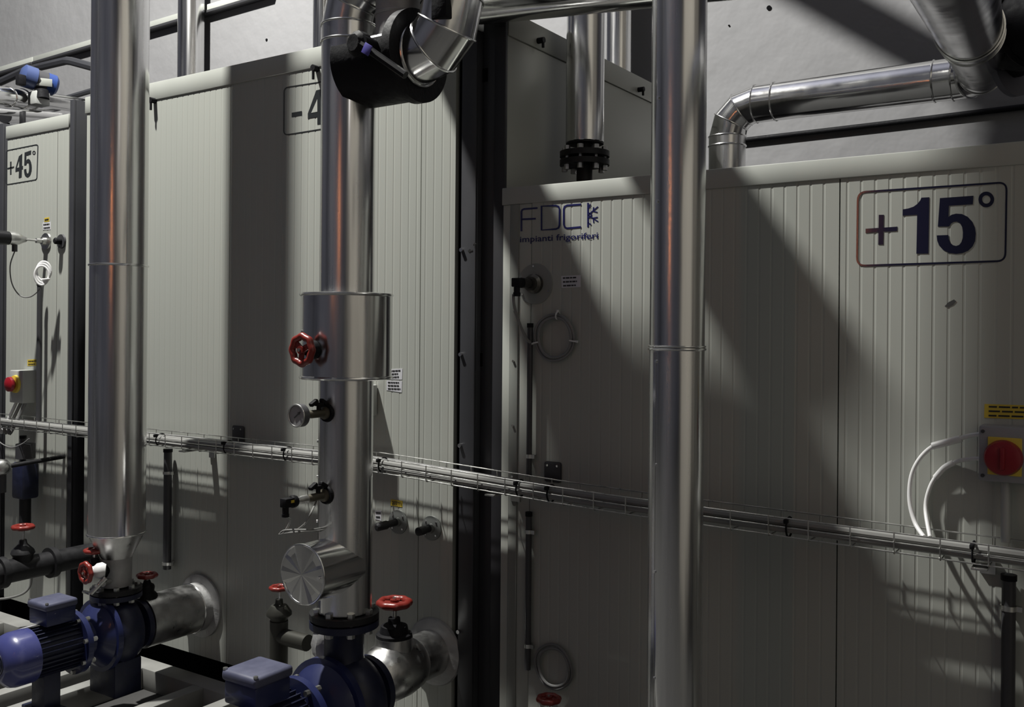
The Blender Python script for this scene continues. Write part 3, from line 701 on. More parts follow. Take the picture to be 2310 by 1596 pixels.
# ------------------------------------------------------------------ pumps
def pump(label, X, Y, zf, zax, s, motor_len, caplabel=None, jf=.48):
    """inline pump: discharge flange at zf above the volute, shaft along -Y towards the motor"""
    t = thing('centrifugal_pump', label, 'pump', (X, Y, -.02), None)
    fz = zf
    build('discharge_flange', MB().lathe([(0, 0), (.115*s, 0), (.115*s, .022*s), (0, .022*s)], frame((X, Y, fz-.022*s), (0, 0, 1)), 40), BLUED, t)
    build('counter_flange', MB().lathe([(0, 0), (.115*s, 0), (.115*s, .02*s), (0, .02*s)], frame((X, Y, fz+.006*s), (0, 0, 1)), 40), IRON, t)
    b0 = None
    bl = MB().cyl((0, 0, -.04*s), (0, 0, .04*s), .008*s, 8).cyl((0, 0, .024*s), (0, 0, .04*s), .014*s, 6).cyl((0, 0, -.04*s), (0, 0, -.026*s), .014*s, 6)
    for k in range(8):
        a = 2*pi*k/8+.2; P = Vector((X+.092*s*cos(a), Y+.092*s*sin(a), fz+.002-.04*s))
        if b0 is None: b0 = build('bolt', bl, STEEL, t); b0.location = P-WL[t.name]
        else: dup(b0, P, t)
    build('discharge_neck', MB().lathe([(.08*s, 0), (.066*s, .06*s), (.066*s, fz-.02*s-(zax+.09*s)-.02*s), (.08*s, fz-.02*s-(zax+.09*s))], frame((X, Y, zax+.09*s), (0, 0, 1)), 32), BLUED, t)
    vol = build('volute', MB().lathe([(0, -.075*s), (.11*s, -.075*s), (.145*s, -.055*s), (.16*s, -.02*s), (.16*s, .02*s), (.145*s, .055*s), (.11*s, .075*s), (0, .075*s)], frame((X, Y, zax), (0, -1, 0)), 48), BLUED, t)
    build('casing_rim', MB().lathe([(.1*s, .07*s), (.165*s, .07*s), (.165*s, .095*s), (.1*s, .095*s)], frame((X, Y, zax), (0, -1, 0)), 48), BLUE, t)
    build('suction_flange', MB().lathe([(.0, -.13*s), (.115*s, -.13*s), (.115*s, -.105*s), (.075*s, -.1*s), (.07*s, -.07*s), (0, -.07*s)], frame((X, Y, zax), (0, -1, 0)), 40), BLUED, t)
    build('adapter', MB().lathe([(.0, .09*s), (.15*s, .09*s), (.125*s, .12*s), (.085*s, .15*s), (.085*s, .19*s), (.14*s, .2*s), (.14*s, .225*s), (0, .225*s)], frame((X, Y, zax), (0, -1, 0)), 48), BLUE, t)
    for k in range(8):
        a = 2*pi*k/8+.25; P = Vector((X+.128*s*cos(a), Y-.228*s, zax+.128*s*sin(a)))
        build('bolt', MB().cyl(P+Vector((0, .05*s, 0)), P-Vector((0, .012*s, 0)), .010*s, 6), STEEL, t)
    m0, m1 = Y-.225*s, Y-.225*s-motor_len
    mr_ = .108*s
    mt_ = build('motor', MB().lathe([(0, 0), (mr_*.9, 0), (mr_*.9, motor_len), (0, motor_len)], frame((X, m0, zax), (0, -1, 0)), 40), BLUED, t)
    f0 = None
    for k in range(30):   # cooling fins
        a = 2*pi*k/30
        fb = MB().box((mr_*.93, 0, motor_len/2), (mr_*.16, .004*s, motor_len*.98), 0, frame((X, m0, zax), (0, -1, 0)) @ Matrix.Rotation(a, 4, 'Z'))
        if abs(a-pi/2) < .01: pass
        build('cooling_fin', fb, BLUED, mt_)
    build('fan_cover', MB().lathe([(0, .115*s), (mr_*.5, .115*s), (mr_*.72, .108*s), (mr_*1.02, .075*s), (mr_*1.08, .05*s), (mr_*1.08, -.02*s), (mr_*1.0, -.02*s)], frame((X, m1, zax), (0, -1, 0)), 48), BLUEL, t)
    for k in range(4): build('grille_ring', MB().torus((X, m1-.116*s, zax), (0, -1, 0), mr_*(.14+.11*k), .0025*s, 28, 6), BLUED, t)
    jb = m0-motor_len*jf
    j = build('terminal_box', MB().box((X, jb, zax+mr_*1.0+.045*s), (.138*s, .138*s, .07*s), .008*s), BLUE, t)
    build('lid', MB().box((X, jb, zax+mr_*1.0+.095*s), (.152*s, .152*s, .034*s), .012*s, seg=3), mat('blue_lid', (.075, .08, .13), .5, noise=((20, 20, 20), .12, .1)), j)
    for sx in (-1, 1): build('screw', MB().cyl((X+sx*.066*s, jb-.066*s, zax+mr_+.11*s), (X+sx*.066*s, jb-.066*s, zax+mr_+.116*s), .007*s, 8), STEEL, j)
    build('pump_foot', MB().bar((X-.10*s, Y-.07*s, -.005), (X+.10*s, Y+.07*s, zax-.12*s), .008), BLUED, t)
    build('motor_foot', MB().bar((X-.11*s, m0-motor_len*.75, -.005), (X+.11*s, m0-motor_len*.3, .03), .004).bar((X-.05*s, m0-motor_len*.7, .025), (X+.05*s, m0-motor_len*.35, zax-mr_*.85), .004), BLUED, t)
    if caplabel: build('rating_plate', MB().box((0, 0, 0), (.05*s, .06*s, .002), 0, Matrix.Translation((X-.03*s, m1+.035*s, zax+mr_*1.0+.004*s)) @ Matrix.Rotation(-.28, 4, 'Y')), WHITE, t)
    return t
zaxL = W(272, 1425, LY).z
PL = pump('small blue pump with finned motor at the lower left', LX, LY, ZL(1338), zaxL, .94, .205, True, .40)
PM = pump('large dark blue pump at the bottom centre under the middle pipe', MX, MY, ZM(1398), .285, 1.06, .30, None, .52)
# left pump suction pipe with valve
fq = W(463, 1372, 2.99)
sR = m(57, W(420, 1380, 2.8))
SPi = thing('insulated_pipe', 'short clad suction pipe from the small pump into the tank', 'pipe', (LX, 2.8, zaxL-sR))
hjack((LX, LY+.125, zaxL), (LX, 2.935, zaxL), sR, SPi, ALUS)
bead((LX, 2.935, zaxL), (0, 1, 0), sR, SPi, mt=ALUB, t=.003)
build('wall_collar', MB().lathe([(0, 0), (sR*1.3, 0), (sR*1.3, .012), (sR, .02), (sR*.96, .064), (0, .064)], frame((LX, 2.999, zaxL), (0, -1, 0)), 40), FOIL, SPi)
vq = W(378, 1310, 2.70)
wzz = vq.z
gate_valve('red handwheel gate valve on top of the small pump suction pipe', (LX, 2.70, wzz), (0, 0, 1), m(24, vq), .022, [(0, 0), (.014, 0), (.018, .012), (.03, .02), (.034, .03), (.03, .06), (0, .06)], MB().lathe([(.03, 0), (.045, .015), (.05, .04), (.0, .04)], frame((LX, 2.70, wzz-.07), (0, 0, -1)), 20), mtb=BLACK)
# valves on left pipe neck
vz = W(213, 1243, LY-.1)
t = gate_valve('upright red handwheel valve beside the left pipe neck', W(213, 1243, LY-.08), (0, 0, 1), m(24, vz), .03, [(0, 0), (.016, 0), (.022, .02), (.03, .03), (.03, .05), (0, .05)], MB().cyl(W(222, 1290, LY-.1), W(250, 1285, LY-.03), .024, 16), mtb=BLACK)
vz = W(193, 1293, LY-.17)
t = gate_valve('sideways red handwheel valve facing the viewer at the left pipe neck', vz, (0, -1, 0), m(26, vz), .03, [(0, 0), (.016, 0), (.02, .02), (.026, .03), (.026, .05), (0, .05)], MB().cyl(vz+Vector((0, .07, 0)), W(240, 1300, LY-.04), .022, 14), mtb=BLACK)
wq = W(228, 1288, LY-.11)
build('foil_cover', MB().lathe([(0, -.02), (.03, -.018), (.036, 0), (.030, .02), (.018, .03), (.015, .045), (0, .048)], frame(wq, (-.6, -.8, .1)), 12), WHITEP, t, 'crumpled silver foil cover')
cq2 = W(205, 1340, LY-.16)
single('drain_tap', 'tiny steel drain tap hanging below the sideways red wheel', 'tap', MB().cyl(cq2, cq2+Vector((.03, .05, .06)), .011, 10).box(cq2+Vector((-.03, 0, .0)), (.05, .014, .012), .003).cyl(W(232, 1318, LY-.12), W(246, 1312, LY-.06), .013, 10), STEEL)
# middle pump suction valve and bypass valve
vq = W(895, 1362, 2.755)
gate_valve('large red handwheel gate valve right of the large pump', (MX, 2.755, vq.z), (0, 0, 1), m(41, vq), .055,
           [(0, 0), (.022, 0), (.024, .02), (.05, .03), (.055, .055), (.068, .06), (.07, .085), (0, .085)], None, mtb=BLACK)
sz = .285+.03; sR2 = .098
SQ = thing('insulated_pipe', 'rounded clad suction pipe under the large red handwheel', 'pipe', (MX, 2.75, sz-sR2))
build('valve_jacket', MB().lathe([(0, 0), (.07, 0), (.095, .03), (sR2+.01, .08), (sR2+.012, .16), (.1, .22), (.09, .24), (0, .24)], frame((MX, MY+.14, sz), (0, 1, 0)), 40), ALUS, SQ)
build('bonnet_jacket', MB().lathe([(.07, 0), (.075, .08), (.07, .125), (0, .125)], frame((MX, 2.755, sz), (0, 0, 1)), 32), ALUS, SQ)
hjack((MX, MY+.37, sz), (MX, 2.99, sz), .09, SQ, ALUS)
build('wall_collar', MB().lathe([(0, 0), (.135, 0), (.13, .01), (.10, .02), (0, .02)], frame((MX, 2.999, sz), (0, -1, 0)), 40), FOIL, SQ)
vq = W(630, 1327, 2.66)
gate_valve('red handwheel gate valve half hidden by the round end cap', vq, (0, 0, 1), m(23, vq), .045,
           [(0, 0), (.014, 0), (.016, .02), (.032, .024), (.05, .05), (.05, .062), (.035, .075), (.032, .09), (0, .09)],
           MB().cyl(Vector((vq.x, vq.y, -.02)), vq-Vector((0, 0, .13)), .036, 20).cyl(vq-Vector((.0, 0, .19)), Vector((vq.x+.16, vq.y, vq.z-.19)), .032, 18), mtb=mat('dull_iron', (.045, .045, .038), .5, .4))
fq = W(692, 1445, MY-.02)
single('foil_wrap', 'crumpled pale foil wrap left of the large pump neck', 'wrap', MB().lathe([(0, 0), (.05, .0), (.062, .04), (.055, .09), (.03, .13), (0, .14)], frame(fq-Vector((-.0, -.1, .08)), (.15, 0, 1)), 9), FOIL)
# wall stubs on the middle tank
def wall_stub(label, px, py, L, r=.014):
    q_ = PX(px, py); t = thing('wall_stub', label, 'stub', q_-Vector((0, 0, .05)), 'stubs on the middle tank')
    d = build('disc', MB().lathe([(0, 0), (.050, 0), (.048, .006), (.02, .008), (.018, .02), (0, .02)], frame(q_, (0, -1, 0)), 32), mat('stub_disc', (.20, .21, .20), .4, .3), t)
    for k in range(4):
        a = pi/4+k*pi/2; P = q_+Vector((.037*cos(a), -.004, .037*sin(a)))
        build('screw', MB().cyl(P, P-Vector((0, .006, 0)), .004, 8), BRIGHT, d)
    build('nozzle', MB().lathe([(0, .015), (r, .015), (r, L*.55), (r*1.25, L*.56), (r*1.2, L*.95), (r*.6, L), (0, L)], frame(q_, (0, -1, 0)), 16), IRON, t)
    return t
wall_stub('left wall stub with dark nozzle under the yellow tag', 899, 1178, .135)
wall_stub('right wall stub with dark nozzle near the tank corner', 974, 1192, .09)

# box on the middle tank behind the pipe
b = thing('junction_box', 'grey-green junction box half hidden behind the middle pipe', 'box', PX(835, 935))
q0, q1 = PX(800, 935), PX(853, 868)
build('housing', MB().bar((q0.x, 2.93, q0.z), (q1.x, 3.0, q1.z), .008), GREYP, b)
build('lid', MB().bar((q0.x+.003, 2.915, q0.z+.003), (q1.x-.003, 2.931, q1.z-.003), .005), GREYP, b)

# ------------------------------------------------------------------ cable tray
TRY0, TRY1, TH = 2.955, 2.835, .055
def trz(x):
    if x < -2.55: return 1.092
    if x > -1.6: return 1.052-.022*(x+1.6)/1.4
    t = (x+2.55)/.95; return 1.092-.04*t
TR = thing('cable_tray', 'galvanised wire mesh cable tray crossing all three tanks', 'cable tray', (-2.8, 2.9, 1.0))
xs = [-6.2+.1*i for i in range(66)]
for y, dz in ((TRY0, 0), (TRY1, 0), (TRY0, -TH), (TRY1, -TH), (2.895, -TH), (TRY1, -TH*.5)):
    build('wire', MB().tube([(x, y, trz(x)+dz) for x in xs[::3]], .0022, 6), STEEL, TR)
cw = None
for i in range(52):
    x = -6.1+.12*i; z = trz(x)
    if cw is None:
        cw = build('cross_wire', MB().tube([(x, TRY0+.003, z+.002), (x, TRY0+.003, z-TH), (x, TRY0-.002, z-TH-.004), (x, TRY1+.002, z-TH-.004), (x, TRY1-.003, z-TH), (x, TRY1-.003, z+.002)], .0022, 6), STEEL, TR); base = WL[cw.name].copy(); z00 = z
    else: dup(cw, (x, base.y, base.z+z-z00), TR)
for (px, lab) in ((1165, 0), (480, 1), (2230, 2)):
    q_ = PX(px, 1100)
    z = trz(q_.x)-TH-.008
    build('bracket', MB().bar((q_.x-.02, 2.82, z-.006), (q_.x+.02, 3.0, z), .001).bar((q_.x-.02, 2.992, z-.05), (q_.x+.02, 3.0, z)), STEEL, TR)
# cables in the tray
rc = [(.0085, CABLE), (.011, CABLE), (.0075, CABLE), (.009, CABLE), (.012, CABLED), (.008, CABLE), (.007, CABLE), (.0095, CABLED), (.0075, CABLE)]
for k, (r_, mt_) in enumerate(rc):
    y = TRY1+.014+.0115*k*.95; ph = random.uniform(0, 6); amp = .004
    lay = .014 if k % 2 == 0 else .030
    pts = [(x, y+amp*sin(1.7*x+ph), trz(x)-TH+r_+lay-.008+.004*sin(1.1*x+ph*2)) for x in xs]
    single('tray_cable', ('pale' if mt_ is CABLE else 'dark')+' grey cable in the wire tray, '+('first', 'second', 'third', 'fourth', 'fifth', 'sixth', 'seventh', 'eighth', 'ninth')[k]+' from the front rim', 'cable', MB().tube(pts, r_, 8), mt_, 'cables in the wire tray')
# black ties
for k, px in enumerate((352, 505, 640, 855, 1165, 1235, 1775, 2195)):
    q_ = W(px, 1050, TRY1); z = trz(q_.x)
    tcat = single('cable_tie', 'small black tie on the tray cables '+('just right of the leftmost pipe', 'left of the small dark box', 'left of the middle pipe', 'just right of the middle pipe', 'at the left corner of the right tank', 'below the dark box on the right tank', 'midway between right pipe and isolator', 'below the red isolator')[k], 'cable tie', MB().torus((q_.x, 2.862, z-.03), (1, 0, 0), .030, .003, 20, 6).box((q_.x, TRY1-.004, z-.008), (.012, .02, .014), .003), BLACK, 'black ties on the tray')

# splice boxes on the tank behind the tray
def wall_box(label, q0, q1, d=.045):
    a, b_ = PX(*q0), PX(*q1); t = thing('tray_clip_box', label, 'box', ((a.x+b_.x)/2, 2.97, min(a.z, b_.z)))
    build('housing', MB().bar((a.x, 3.0-d, b_.z), (b_.x, 3.0, a.z), .008), DGREY, t)
    for sx in (.2, .8):
        P = Vector((a.x+(b_.x-a.x)*sx, 3.0-d, a.z-.014)); build('screw', MB().cyl(P, P-Vector((0, .003, 0)), .004, 8), STEEL, t)
wall_box('small dark box on the middle tank just above the tray', (527, 960), (553, 1010), .012)
wall_box('small dark box behind the tray on the right tank', (1231, 1040), (1268, 1090), .012)

# conduits
def conduit(label, px, y0, y1, r, clamps, cap=True, out=.035):
    q0, q1 = PX(px, y0, out), PX(px, y1, out)
    q1 = Vector((q0.x, q0.y, max(q1.z, -.1)))
    t = thing('conduit', label, 'conduit', q1)
    build('tube', MB().cyl(q1, q0, r, 18), CONDUIT, t)
    if cap: build('cap', MB().cyl(q0-Vector((0, 0, .012)), q0+Vector((0, 0, .004)), r*1.15, 18), BLACK, t)
    for cy in clamps:
        z = PX(px, cy, out).z
        build('clamp', MB().lathe([(r, 0), (r*1.2, 0), (r*1.2, .014), (r, .014)], frame((q0.x, q0.y, z-.007), (0, 0, 1)), 18).bar((q0.x-.008, q0.y+r, z-.006), (q0.x+.008, 3.0, z+.006)).bar((q0.x+r, q0.y-.006, z-.007), (q0.x+r+.016, q0.y+.006, z+.007)), STEEL, t)
    return t
conduit('dark vertical conduit on the middle tank right of the left pipe', 379, 1015, 1285, .0195, (1067, 1272))
conduit('upper dark conduit with cable coil on the right tank above the tray', 1196, 732, 1075, .0105, (1030,), out=.02)
conduit('lower dark conduit on the right tank below the tray', 1193, 1158, 1512, .0115, (1200, 1458), out=.02)
conduit('dark vertical conduit below the red isolator at the right edge', 2276, 1300, 1650, .018, (1372,), out=.03)
conduit('dark vertical conduit on the left tank beside the switch box', 90, 640, 960, .0145, (), out=.05)
conduit('dark lower conduit on the left tank below the tray', 52, 985, 1180, .016, (), out=.08)

def coil(label, cx, cy, rx, mt_, n=2, ties=True, lead=None, r=.0055):
    c = PX(cx, cy, .016); t = thing('cable_coil', label, 'cable', c-Vector((0, 0, .1)))
    R = m(rx, c); mb = MB()
    for k in range(n):
        pts = []
        for i in range(41):
            a = 2*pi*i/40; pts.append(c+Vector(((R-.012*k)*cos(a)+.004*k, -.004*sin(3*a+k)-.004*k, (R-.011*k)*sin(a)*1.02)))
        mb.tube(pts, r, 8)
    build('loops', mb, mt_, t)
    if lead: build('lead', MB().tube(smoothpath([PX(*p_) for p_ in lead], 6), r, 8), mt_, t)
    if ties:
        for a in (80, 195, -8):
            a = math.radians(a); P = c+Vector((R*cos(a), 0, R*sin(a)))
            build('tie', MB().torus(P, Vector((-sin(a), 0, cos(a))), .014, .003, 14, 6).box(P+Vector((cos(a)*.016, -.004, sin(a)*.016)), (.008, .008, .008), .001), WHITEP, t)
    return t
coil('coiled grey cable hanging below the round sensor plate', 1250, 762, 51, mat('coil_cable', (.24, .24, .24), .45), 2, True, [(1158, 664, .125), (1160, 690, .12), (1170, 725, .09), (1186, 762, .05), (1198, 775, .02)])
coil('dim coiled cable low on the right tank', 1248, 1505, 48, CABLED, 2, False)

# sensor with plate on the right tank
sq = PX(1208, 641)
t = thing('temperature_sensor', 'black plug sensor on a round plate beside the logo', 'sensor', sq-Vector((0, 0, .08)))
d = build('round_plate', MB().lathe([(0, 0), (.076, 0), (.075, .004), (0, .004)], frame(sq, (0, -1, 0)), 48), mat('sensor_plate', (.30, .315, .30), .3), t)
for k in range(3):
    a = math.radians(215+120*k); P = sq+Vector((.066*cos(a), -.003, .066*sin(a))); build('screw', MB().cyl(P, P-Vector((0, .005, 0)), .0035, 8), BRIGHT, d)
build('nut', MB().lathe([(0, .003), (.036, .003), (.036, .02), (.026, .03), (.026, .045), (0, .045)], frame(sq, (0, -1, 0)), 24), mat('sensor_nut', (.09, .085, .075), .35, .6), t)
build('sensor_body', MB().lathe([(0, .04), (.019, .04), (.019, .098), (0, .098)], frame(sq, (0, -1, 0)), 24), BRASS, t)
build('plug', MB().box(sq+Vector((0, -.118, .0)), (.034, .04, .032), .003).cyl(sq+Vector((0, -.126, -.038)), sq+Vector((0, -.126, -.01)), .0115, 12).cyl(sq+Vector((0, -.126, -.05)), sq+Vector((0, -.126, -.036)), .0135, 12), BLACK, t)

# isolator switch
a, b_ = PX(2207, 1085, .07), PX(2345, 968, .07)
t = thing('isolator_switch', 'grey isolator box with big red knob at the right edge', 'switch', ((a.x+b_.x)/2, 2.96, a.z))
h = build('housing', MB().bar((a.x, 2.93, a.z), (b_.x, 3.0, b_.z), .006), mat('isolator_grey', (.30, .30, .32), .45), t)
for sx in (.07, .93):
    for sz_ in (.10, .90):
        P = Vector((a.x+(b_.x-a.x)*sx, 2.93, a.z+(b_.z-a.z)*sz_)); build('screw', MB().cyl(P, P-Vector((0, .003, 0)), .005, 10), DGREY, h)
kq = W(2263, 1034, 2.91)
q0, q1 = W(2228, 1070, 2.93), W(2306, 990, 2.93)
build('yellow_plate', MB().bar((q0.x, 2.924, q0.z), (q1.x, 2.931, q1.z), .002), YEL, t)
build('red_knob', MB().lathe([(0, 0), (.047, 0), (.049, .012), (.044, .028), (.03, .033), (0, .035)], frame((kq.x, 2.925, kq.z), (0, -1, 0)), 40).box((kq.x, 2.889, kq.z), (.012, .012, .06), .003), REDP, t)
single('isolator_cable', 'outer pale cable looping left from the red isolator', 'cable', MB().tube(smoothpath([PX(2212, 980, .05), PX(2185, 984, .04), PX(2150, 995, .03), PX(2108, 1006, .02), PX(2076, 1034, .02), PX(2056, 1075, .02), PX(2052, 1130, .03), PX(2064, 1180, .05), PX(2084, 1212, .09)], 6), .0065, 10)
       .tube([PX(2168, 990, .035), PX(2104, 1007, .021)], .0105, 10), WHITEP)
single('isolator_cable', 'inner pale cable looping left from the red isolator', 'cable', MB().tube(smoothpath([PX(2212, 1036, .05), PX(2190, 1036, .04), PX(2150, 1045, .03), PX(2115, 1072, .02), PX(2096, 1105, .02), PX(2088, 1150, .03), PX(2098, 1212, .09)], 6), .006, 10)
       .tube(smoothpath([PX(2152, 1044, .031), PX(2130, 1056, .025), PX(2110, 1078, .021)], 4), .0085, 10), WHITEP)
single('isolator_cable', 'short pale cable dropping straight down from the red isolator', 'cable', MB().tube([PX(2268, 1086, .035), PX(2268, 1225, .06)], .012, 10), GREYP)

# red valve at the bottom right of centre
vq = W(1238, 1578, 2.70)
gate_valve('dim red handwheel gate valve at the bottom edge in front of the right tank', vq, (0, 0, 1), m(29, vq), .04, [(0, 0), (.018, 0), (.02, .02), (.05, .03), (.055, .06), (0, .06)],
           MB().cyl(vq-Vector((0, 0, .32)), vq-Vector((0, 0, .09)), .05, 20).cyl(vq-Vector((0, 0, .25)), Vector((vq.x, 3.0, vq.z-.25)), .05, 20), mtb=IRON)

# ------------------------------------------------------------------ left tank fittings
# upper sensor
q_ = PX(105, 545)
t = thing('temperature_sensor', 'long sensor on a steel flange of the left tank above the conduit', 'sensor', q_-Vector((0, 0, .06)))
build('flange', MB().lathe([(0, 0), (.048, 0), (.046, .008), (.022, .01), (.02, .03), (0, .03)], frame(q_, (0, -1, 0)), 30), STEEL, t)
build('rod', MB().lathe([(0, .02), (.014, .02), (.014, .06), (.006, .065), (.006, .112), (.014, .118), (.02, .135), (.03, .155), (.036, .175), (.036, .215), (0, .22)], frame(q_, (0, -1, 0)), 24), ALUS, t)
hd = q_+Vector((0, -.20, 0))
build('cable_gland', MB().cyl(hd+Vector((0, .02, -.07)), hd+Vector((0, .02, -.02)), .014, 12), DGREY, t)
build('head_cap', MB().cyl(hd+Vector((0, -.02, 0)), hd+Vector((0, -.085, 0)), .037, 20), BLACKG, t)
qq = hd+Vector((0, .02, -.07))
single('sensor_cable', 'thin pale cable drooping from the sensor on the left tank', 'cable', MB().tube(smoothpath([qq, W(23, 600, 2.8), W(27, 640, 2.82), W(45, 667, 2.85), W(68, 670, 2.88), W(88, 655, 2.9), W(95, 642, 2.92)], 6), .0035, 8), CABLED)
t = thing('cable_coil', 'small white coiled cable tied on the conduit of the left tank', 'cable', PX(98, 640, .1))
cc = PX(99, 612, .09)
mb = MB()
for k in range(3): mb.tube([cc+Vector((.022*cos(2*pi*i/24), .045*cos(2*pi*i/24)*.6-.006*k, .052*sin(2*pi*i/24)-.012*k)) for i in range(25)], .006, 8)
build('loops', mb, WHITEP, t); build('tie', MB().box(cc+Vector((0, 0, -.045)), (.09, .02, .01), .003), WHITEP, t)
q_ = PX(140, 545)
t = thing('black_plug', 'black blind plug beside the corner post of the left tank', 'plug', q_-Vector((0, 0, .03)))
build('flange', MB().lathe([(0, 0), (.04, 0), (.038, .01), (0, .01)], frame(q_, (0, -1, 0)), 24), DGREY, t)
build('plug_body', MB().lathe([(0, .008), (.018, .008), (.018, .04), (.013, .045), (0, .045)], frame(q_, (0, -1, 0)), 16), BLACK, t)
# emergency switch box
a, b_ = PX(35, 893, 0), PX(80, 836, 0)
t = thing('emergency_switch', 'grey switch box with red knob on yellow ring, far left', 'switch', ((a.x+b_.x)/2, 2.93, a.z))
bx0, bx1 = -5.325, -5.19
build('housing', MB().bar((bx0, 2.917, a.z-.03), (bx1, 3.0, b_.z), .006), GREYP, t)
kz = (a.z+b_.z)/2
kx = (bx0+bx1)/2
build('yellow_ring', MB().lathe([(0, 0), (.050, 0), (.048, .012), (.03, .016), (0, .016)], frame((kx, 2.917, kz), (0, -1, 0)), 30), YEL, t)
build('red_knob', MB().lathe([(0, .014), (.025, .014), (.042, .03), (.040, .045), (.02, .055), (0, .056)], frame((kx, 2.917, kz), (0, -1, 0)), 30), REDP, t)
for k in range(3):
    x_ = bx0+.02+.045*k
    single('switch_cable', ('left', 'middle', 'right')[k]+'most cable curving from the far left switch box into the tray', 'cable', MB().tube(smoothpath([(x_, 2.95, a.z-.025), (x_-.01, 2.92, a.z-.10), (x_-.035, 2.88, a.z-.20), (x_-.04, 2.88, 1.06)], 6), .009, 10), (WHITEP, CABLE, CABLED)[k])
# lower transmitter cluster
q_ = PX(70, 1050)
t = thing('flow_transmitter', 'dark blue transmitter body on the left tank under the tray', 'sensor', q_-Vector((0, .12, .16)))
build('body', MB().box(q_+Vector((.12, -.10, -.06)), (.11, .10, .20), .015), BLUED, t)
build('head', MB().cyl(q_+Vector((.12, -.10, .06)), q_+Vector((.12, -.10, .14)), .05, 20), DGREY, t)
build('spindle', MB().cyl(q_+Vector((.12, -.10, -.3)), q_+Vector((.12, -.10, -.14)), .03, 16), IRON, t)
hq = W(5, 1055, 2.66)
t = thing('temperature_sensor', 'round chrome sensor head at the left edge below the tray', 'sensor', hq-Vector((0, 0, .05)))
build('head', MB().lathe([(0, -.03), (.03, -.03), (.042, -.01), (.042, .02), (.03, .04), (0, .045)], frame(hq, (.2, -1, .2)), 24), ALUS, t)
build('rod', MB().cyl(hq, Vector((hq.x, 3.0, hq.z+.02)), .012, 12), IRON, t)
build('gland', MB().cyl(hq+Vector((0, 0, -.13)), hq+Vector((0, 0, -.03)), .02, 12), DGREY, t)
single('sensor_cable', 'thin cable looping between tray and sensor at the left edge', 'cable', MB().tube(smoothpath([W(-10, 990, 2.75), W(8, 1004, 2.75), W(28, 1010, 2.76), W(50, 1002, 2.78), W(66, 990, 2.8)], 6), .003, 8), CABLED)
vq = W(52, 1190, 2.55)
gate_valve('dark gate valve with red wheel at the far left below the tray', vq, (0, 0, 1), m(25, vq), .06,
           [(0, 0), (.016, 0), (.02, .02), (.03, .03), (.05, .05), (.055, .065), (.045, .08), (.045, .11), (0, .11)],
           MB().cyl(vq+Vector((0, -.18, -.20)), Vector((vq.x, 3.0, vq.z-.20)), .056, 24).cyl(vq+Vector((0, -.12, -.20)), vq+Vector((0, -.09, -.20)), .075, 24).cyl(vq+Vector((0, .13, -.20)), vq+Vector((0, .16, -.20)), .075, 24), mtb=IRON)
single('floor_cable', 'pale cable drooping to the floor under the far left valve', 'cable', MB().tube(smoothpath([W(72, 1300, 2.7), W(68, 1322, 2.7), W(52, 1340, 2.68), W(20, 1350, 2.66), W(-15, 1353, 2.64)], 6), .006, 8), CABLE)

# ------------------------------------------------------------------ piping on the left tank's roof
def yrun(label, pa, pb, r, mt_=ALUH, beads=()):
    t = thing('roof_pipe', label, 'pipe', pa-Vector((0, 0, r)))
    hjack(pa, pb, r, t, mt_)
    for f in beads: bead(pa+(pb-pa)*f, pb-pa, r, t, mt=ALUB, t=.006)
    return t
pa, pb = W(-60, 208, 3.05), W(75, 226, 3.62)
yrun('thick shiny pipe with flange end on the left tank roof', pa, pb, .062, ALUH, (.55, .8, .97))
yrun('pale pipe continuing right behind the left pipe over the left tank', W(85, 222, 3.68), W(250, 250, 4.7), .055, ALUH)
yrun('thin lower pipe along the left tank roof', W(-20, 250, 3.15), W(135, 262, 3.75), .025, ALUH)
yrun('pale lower pipe behind the roof pipes of the left tank', W(10, 262, 3.3), W(180, 258, 4.6), .045, ALUH)
aq = W(88, 190, 3.55)
t = thing('valve_actuator', 'blue capped actuator with grey label on the left tank roof', 'actuator', aq-Vector((0, 0, .1)))
ad = (W(120, 196, 3.62)-W(60, 174, 3.48)).normalized()
p0, p1 = W(58, 172, 3.48), W(118, 192, 3.64)
build('cylinder', MB().cyl(p0, p1, .068, 28), DGREY, t)
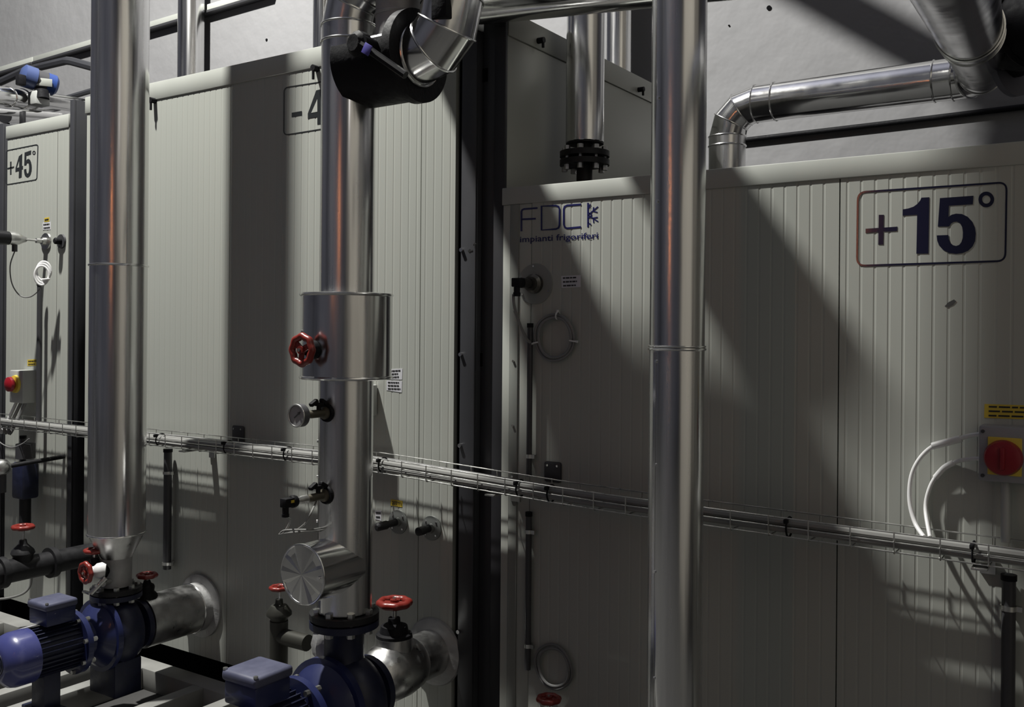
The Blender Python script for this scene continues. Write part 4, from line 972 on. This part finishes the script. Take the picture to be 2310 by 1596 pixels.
build('end_cap', MB().lathe([(0, -.03), (.05, -.03), (.075, -.012), (.075, .06), (0, .06)], frame(p0, p1-p0), 24), BLUEA, t)
build('end_cap', MB().lathe([(0, -.03), (.05, -.03), (.07, -.012), (.07, .04), (0, .04)], frame(p1, p0-p1), 24), mat('blue_actuator_dark', (.02, .05, .2), .4), t)
mid = (p0+p1)/2; fwd_n = (Vector((0, 0, EYE))-mid).normalized()
build('grey_label', MB().box((0, 0, 0), (.10, .05, .006), .002, Matrix.Translation(mid+fwd_n*.070+(p1-p0).normalized()*.03) @ frame((0, 0, 0), fwd_n, (0, 0, 1))), TRIM, t)
build('mount_block', MB().box(aq+Vector((0.0, .0, -.10)), (.10, .10, .09), .008), GREYP, t)
build('coupling', MB().cyl(W(95, 224, 3.55), W(93, 205, 3.55), .045, 18), BLACK, t)
build('solenoid', MB().box(W(47, 181, 3.42), (.05, .05, .07), .008), BLACK, t)
# strut frame behind
single('bent_strut', 'bent grey strut bar behind the blue actuator', 'strut', MB().tube([W(-10, 190, 4.6), W(60, 158, 4.6), W(150, 137, 4.6), W(160, 138, 4.6), W(260, 165, 4.75)], .035, 8), POST)
single('bent_strut', 'thinner grey strut bar below the bent one by the left pipe', 'strut', MB().tube([W(112, 224, 4.3), W(135, 226, 4.3), W(250, 192, 4.4)], .022, 8), POST)
for px_, lab in ((12, 'left'), (48, 'right')):
    single('roof_support', lab+' small dark support post under the roof pipes of the left tank', 'support', MB().bar(W(px_-5, 300, 3.35), W(px_+4, 250, 3.35)+Vector((0, .02, 0)), .003), IRON)

# ------------------------------------------------------------------ skid frames on the floor
SK = thing('steel_skid', 'pale steel skid frame on the floor under the pumps', 'skid', (-3.4, 2.3, -.12))
for y, z in ((2.86, -.02), (1.55, -.02)): build('beam', MB().bar((-5.9, y-.05, -.12), (-1.9, y+.05, z), .004), FRAMEM, SK)
for x in (-5.55, -5.2, -4.9, -4.45, -4.2, -3.98, -3.54, -3.3, -3.08, -2.86, -2.6, -2.1):
    build('cross_beam', MB().bar((x-.035, 1.60, -.12), (x+.035, 2.81, -.02), .004), FRAMEM, SK)
